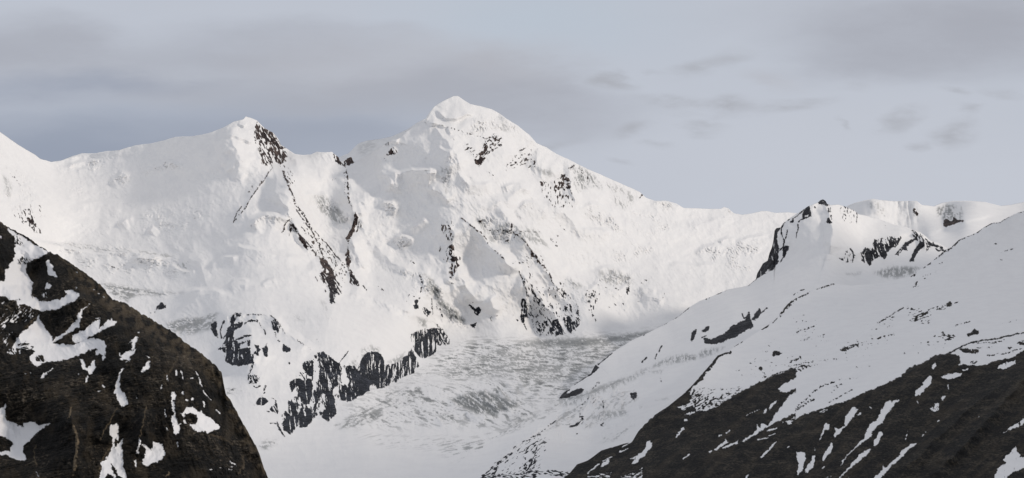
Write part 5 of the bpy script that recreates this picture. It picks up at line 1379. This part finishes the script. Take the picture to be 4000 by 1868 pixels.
E.paint('''
W g -9 : 62,92 110,118 160,150 250,200 300,240 390,288 440,312 470,330 420,350 370,378 320,395 290,405 250,440 238,490 255,530 285,575 300,600 325,605 300,640 290,700 310,735 345,760 385,785 430,792 500,778 560,765 600,745 625,720 605,690 680,678 690,700 755,716 745,745 700,785 660,805 600,825 560,855 500,862 450,872 390,882 345,872 300,850 250,820 215,815 165,825 150,780 100,775 60,750 0,738 -60,730 -60,610 10,598 45,590 50,500 85,465 95,430 120,400 138,340 140,290 150,230 110,160 70,115 @snow_patch/biggest_snowfield_curling_round_the_top_of_the_near_hill
RS g 7 : 60,88 110,115 200,160 265,192 @rock_face/thin_dark_edge_on_the_skyline_of_the_near_hill
RS g 9 : 265,195 320,238 390,280 @rock_face/thin_dark_edge_on_the_skyline_of_the_near_hill
R g .1 60 : 70,165 150,160 210,220 215,275 180,260 130,225
R g .0 60 : 170,390 235,365 285,400 245,450 190,440
R g .2 60 : 230,480 280,500 350,560 300,640 260,560
R g .2 60 : 285,700 330,730 350,765 300,755
RS g 5 .1 : 455,312 465,318
RS g 6 .1 : 150,775 190,770
WS g 12 : -20,165 10,180
W g -9 : 432,408 460,405 475,430 502,452 495,490 515,510 540,568 515,560 495,545 460,545 440,505 445,460 @snow_patch/upright_snow_patch_near_the_top_of_the_near_hill
W g -9 : 415,655 430,632 452,613 488,640 465,660 425,670 @snow_patch/small_round_snow_patch_below_the_upright_one
W g .1 : 400,700 430,700 470,740 440,750 390,745
W g -9 : 850,808 815,840 775,880 770,945 750,950 755,1035 720,1040 690,1060 640,1090 570,1140 500,1178 488,1170 520,1130 600,1085 680,1000 730,955 730,920 750,880 800,840 @snow_patch/long_thin_diagonal_snow_streak_on_the_near_hill
W g -9 : 680,1100 700,1105 740,1080 800,1050 860,1000 910,965 940,955 945,985 930,1042 960,1020 1020,955 1030,975 1050,950 1065,975 1100,968 1095,995 1060,1015 990,1045 950,1062 900,1100 850,1115 770,1160 710,1175 680,1160 @snow_patch/snow_patch_with_finger_like_upper_edge
WS g 6 : 900,945 940,940
W g -9 : 370,905 376,970 400,1000 430,1040 455,1090 490,1110 490,1180 540,1185 640,1195 690,1200 760,1160 850,1135 930,1142 975,1160 1000,1210 990,1260 960,1250 900,1230 800,1270 730,1300 640,1330 540,1350 420,1360 380,1385 350,1400 300,1370 280,1310 330,1260 280,1240 200,1235 110,1225 130,1190 180,1100 230,1060 280,1020 330,975 @snow_patch/wide_white_snow_apron_across_the_middle_of_the_near_hill
W h -9 : 275,65 300,35 340,5 420,-50 800,-40 800,10 745,30 700,60 640,80 570,95 490,100 420,115 380,112 345,155 320,145 290,105 @snow_patch/wide_white_snow_apron_across_the_middle_of_the_near_hill
R h -.3 60 : 330,60 380,40 430,70 430,100 370,110 335,100
R g .0 0 : 170,1190 240,1160 310,1205 300,1240 180,1235
WS o 3.5 : 212,856 235,853 252,862 263,880 262,906
W g .1 -50 : -10,1010 60,940 130,900 170,830 205,830 205,900 150,990 60,1010 30,1060 -10,1100
WS g 8 .1 : 60,860 30,920 0,970
WS g 7 : 40,790 20,810
W g .3 -50 : 200,840 330,860 340,900 250,980 190,960
WS g 10 .1 : 110,1080 65,1105
W g .25 -50 : 0,1150 60,1100 80,1200 0,1220
W h .1 60 : 60,0 130,-30 210,0 200,30 120,60 90,40
W g -9 : 1250,1150 1275,1115 1305,1110 1290,1150 1268,1205 1240,1260 1240,1210
WS g 9 : 1240,1160 1210,1180
WS g 5 : 1300,1083 1306,1080
WS g 5 : 970,745 980,748
WS g 4 : 920,710 930,715
WS g 4 : 880,672 886,676
WS g 4 : 720,512 728,516
WS g 4 : 715,660 722,662
W h -9 : 908,-10 992,-20 985,60 975,105 962,90 955,50 935,40 905,60 @snow_patch/short_snow_tongue_hanging_under_the_snow_apron
W h -9 : 1115,15 1135,20 1135,50 1160,45 1180,20 1230,0 1280,-10 1260,30 1230,60 1225,100 1180,85 1150,98 1130,85 1150,60 1118,50 @snow_patch/ragged_snow_patch_right_of_the_snow_tongue
W h -9 : 753,85 775,82 800,105 805,150 830,165 855,140 862,100 895,82 893,120 902,160 880,190 865,215 840,232 825,200 780,185 765,150 @snow_patch/snow_patch_shaped_like_a_bracket_on_the_near_hill
WS h 9 : 828,240 805,298
W h -9 : 1385,105 1405,98 1412,150 1385,190 1350,208 1320,205 1345,160 @snow_patch/small_slanting_snow_patch_right_of_the_tongue
WS h 9 : 1380,55 1400,70
WS h 7 : 1185,115 1195,105
W h -9 : 1140,170 1165,170 1150,200 1130,240 1125,300 1130,370 1160,400 1180,405 1195,460 1213,492 1190,515 1160,532 1125,500 1100,450 1085,410 1063,400 1085,350 1090,290 1105,250 1130,210 @snow_patch/bottle_shaped_snow_patch_in_the_centre_of_the_near_hill
W h -9 : 385,265 395,235 430,205 440,190 435,225 405,265
WS h 5 : 495,172 450,205
WS h 8 .0 : 205,215 245,218
WS h 6 .1 : 290,210 292,235
WS h 8 : 970,330 980,345
WS h 4 : 925,390 945,380
WS h 4 .1 : 720,240 750,215
WS h 4 : 1285,430 1290,455
W h -9 : -60,560 0,545 62,508 52,560 50,640 90,665 130,680 170,710 215,715 230,685 330,672 355,708 400,700 470,690 430,712 395,735 340,785 310,815 270,860 220,895 215,940 235,980 250,1025 190,1048 160,1030 110,1015 60,985 -60,985 -60,965 90,945 100,910 130,885 100,845 50,820 -60,810 @snow_patch/large_t_shaped_snow_patch_at_the_left_picture_edge
WS h 4 : 440,705 470,690
W h -9 : 1030,790 1035,720 1050,690 1065,710 1100,680 1115,700 1112,780 1105,860 1090,820 1075,870 1080,915 1110,880 1155,830 1148,900 1155,1000 1160,1090 1190,1210 1160,1215 1110,1180 1075,1100 1045,1060 1050,1110 1095,1190 1080,1205 1020,1160 970,1215 930,1215 955,1140 945,1055 990,1030 1010,1000 1040,950 1060,880 1060,830 @snow_patch/tall_forked_snow_patch_at_the_bottom_of_the_near_hill
W h -9 : 1312,822 1325,850 1330,885 1305,910 1305,975 1275,980 1290,920 1300,870 @snow_patch/small_flame_shaped_snow_patch_beside_the_heart_shaped_one
W h -9 : 1330,890 1350,880 1385,890 1395,920 1420,945 1440,890 1450,845 1465,870 1530,878 1540,930 1555,960 1545,1000 1510,1040 1440,1065 1370,1100 1330,1060 1345,1020 1370,990 1370,930 @snow_patch/heart_shaped_snow_patch_at_the_bottom_of_the_near_hill
WS h 11 : 1268,1045 1278,1090
WS h 8 : 1658,185 1658,235
WS h 8 : 1705,200 1715,230 1722,265
WS h 10 : 1572,235 1572,280
WS h 7 : 1785,275 1815,260
WS h 6 : 1843,205 1855,235
WS h 6 : 1870,255 1885,300 1900,345
WS h 9 .0 : 1530,315 1515,360
WS h 8 : 1722,385 1712,410
W h -9 : 1610,430 1615,395 1640,395 1658,425 1635,480 1640,560 1650,620 1680,700 1690,730 1680,780 1655,800 1635,760 1620,700 1610,650 1630,600 1615,520 @snow_patch/long_upright_snow_streak_right_of_centre_on_the_near_hill
WS h 8 : 1665,865 1668,900
WS h 6 : 1548,555 1560,635
WS h 7 : 1565,730 1575,750
WS h 10 : 1750,470 1765,470
WS h 10 : 1808,460 1820,462
W h -9 : 1718,655 1745,665 1755,690 1730,690
W k -9 : 15,590 60,560 80,535 95,550 130,530 150,560 190,582 205,560 230,600 290,635 330,660 350,690 388,720 362,745 300,765 270,782 240,760 180,762 120,742 100,690 160,680 172,650 150,610 110,595 60,600 45,635 @snow_patch/broad_snow_patch_near_the_right_edge_of_the_near_hill
R k -.9 : 60,605 110,598 150,610 172,645 160,680 100,685 60,655
W k -9 : 225,470 245,500 240,540 225,535
WS k 10 : 60,468 80,472
WS k 9 : 120,455 135,465
WS k 7 : 35,385 38,415
WS k 7 : 345,560 385,595
WS k 5 : 165,215 180,240
WS k 7 : 190,270 205,320 220,345
WS k 6 : 225,380 260,430 298,468
WS k 7 : 40,665 70,690
WS k 6 : 480,1045 535,1085
WS k 5 : 485,1095 515,1095
WS k 5 : 470,1120 495,1122
WS k 8 : 0,700 15,690
WS k 3 : 385,1105 405,1108
WS k 3 : 290,1120 305,1120
WS h 4 : 345,1150 360,1180
T h 12 : 690,715 712,770 730,850 722,930 705,1030 702,1120
T h 7 : 672,540 655,590 650,630
T h 4 .8 : 1090,550 1060,610 1030,680 980,750 940,850
T h 4 .7 : 1370,540 1355,640 1330,740 1312,830
T h 6 .6 : 1050,900 990,980 950,1060 930,1150
T h 6 .5 : 330,900 320,980 345,1080
T h 8 .35 : 1680,60 1600,200 1540,240
T k 8 .35 : 600,1000 600,1100 560,1160
T k 10 .3 : 300,800 420,830 500,880
T g 8 .35 : 560,380 700,470 860,600
T g 8 .35 : 1230,860 1280,930 1290,1050
T g 6 .5 : 240,1030 340,940
T h 10 1 : 1570,1180 1590,1160
''')
tpE = np.interp(E.U[0], *np.array(topE, float).T)[None, :]
E.tan = np.maximum(E.tan, 0.38 * (1 - sstep(E.V - tpE, 10, 130)) * sstep(fbm(E.U / 30, E.V / 30, 4, 88), -.25, .3) * sstep(E.U, 200, 330)).astype(np.float32)
E.tan = np.maximum(E.tan, 0.12 * sstep(fbm(E.U / 60, E.V / 110, 4, 89), .0, .4)).astype(np.float32)
rk = sstep(E.rock, -3, 6)
# bare rock: ledges dipping to the left, gullies, boulders
led = aniso(E.U, E.V, -14, 90, 9, 71, 4, ridged)
gul = aniso(E.U, E.V, 72, 120, 20, 73, 4, ridged)
wl = sstep(900 - E.U, 150, 500) * sstep(E.V, 1350, 1480)
E.D -= rk * ((7 * wl + 2.5) * led + 9.0 * (1 - .6 * wl) * gul + 6.0 * ridged(E.U / 16, E.V / 16, 4, 75) + 3 * fbm(E.U / 60, E.V / 60, 3, 79) * 3 + 3) * E.mpp
E.D -= 1.0 * fbm(E.U / 9, E.V / 9, 3, 76) * E.mpp * (0.3 + rk)
E.build('rocky_hill', M_near, label='dark steep rocky hill with scattered snow patches, nearest on the left')

# ================================================================== unseen mountain added outside the right edge to shade the lower slopes
def shade_mountain():
    nx, ny = 120, 220
    x = np.linspace(2900, 8200, nx)[None, :] + np.zeros((ny, 1)); y = np.linspace(-1500, 9200, ny)[:, None] + np.zeros((1, nx))
    cx = 5000 + 300 * fbm(y / 1800, y * 0 + 3, 3, 4) - 0.03 * y
    top = 2800 * sstep(y, -1200, 2600) * (1 - .5 * sstep(y, 7000, 9200)) + 200 * fbm(y / 900, y * 0, 3, 6)
    w = np.where(x < cx, 2050, 3200)
    z = -300 + (top + 300) * np.clip(1 - np.abs(x - cx) / w, 0, 1) ** 1.05 + 120 * ridged(x / 700, y / 700, 5, 8) * np.clip(1 - np.abs(x - cx) / w, 0, 1)
    co = np.stack([x, y, z], -1).reshape(-1, 3).astype(np.float32)
    idx = np.arange(nx * ny).reshape(ny, nx)
    q = np.stack([idx[:-1, :-1], idx[:-1, 1:], idx[1:, 1:], idx[1:, :-1]], -1).reshape(-1, 4)
    rk_ = np.clip(.35 + .4 * fbm(x / 220, y / 220, 4, 12), 0, 1).reshape(-1)
    o = mk_mesh('shade_mountain', co, q, {'rock': rk_, 'ice': rk_ * 0, 'tan': rk_ * 0, 'cool': rk_ * 0}, M_far)
    o['kind'] = 'structure'; o['label'] = 'unseen snow mountain added beyond the right edge to shade the lower slopes'


shade_mountain()

# ================================================================== ground of the valley the camera stands over
bm_v = [(-40000, -40000, -240), (40000, -40000, -240), (40000, 60000, -240), (-40000, 60000, -240)]
me = bpy.data.meshes.new('valley_ground'); me.from_pydata(bm_v, [], [(0, 1, 2, 3)]); me.update()
gm = bpy.data.materials.new('valley_turf_and_snow'); gm.use_nodes = True
gg = NG(gm.node_tree)
tcg = gg.n('ShaderNodeTexCoord')
nz = gg.sm(gg.noise(tcg.outputs['Object'], 0.004, 6, 0.6), 0.45, 0.55)
bsd = gm.node_tree.nodes['Principled BSDF']
gg.link(gg.mix(nz, (0.05, 0.045, 0.03, 1), (0.7, 0.7, 0.72, 1)), bsd.inputs['Base Color'])
bsd.inputs['Roughness'].default_value = 0.9
og = bpy.data.objects.new('valley_ground', me); SC.collection.objects.link(og); og['kind'] = 'structure'; og['label'] = 'snow-streaked valley floor below the mountains'
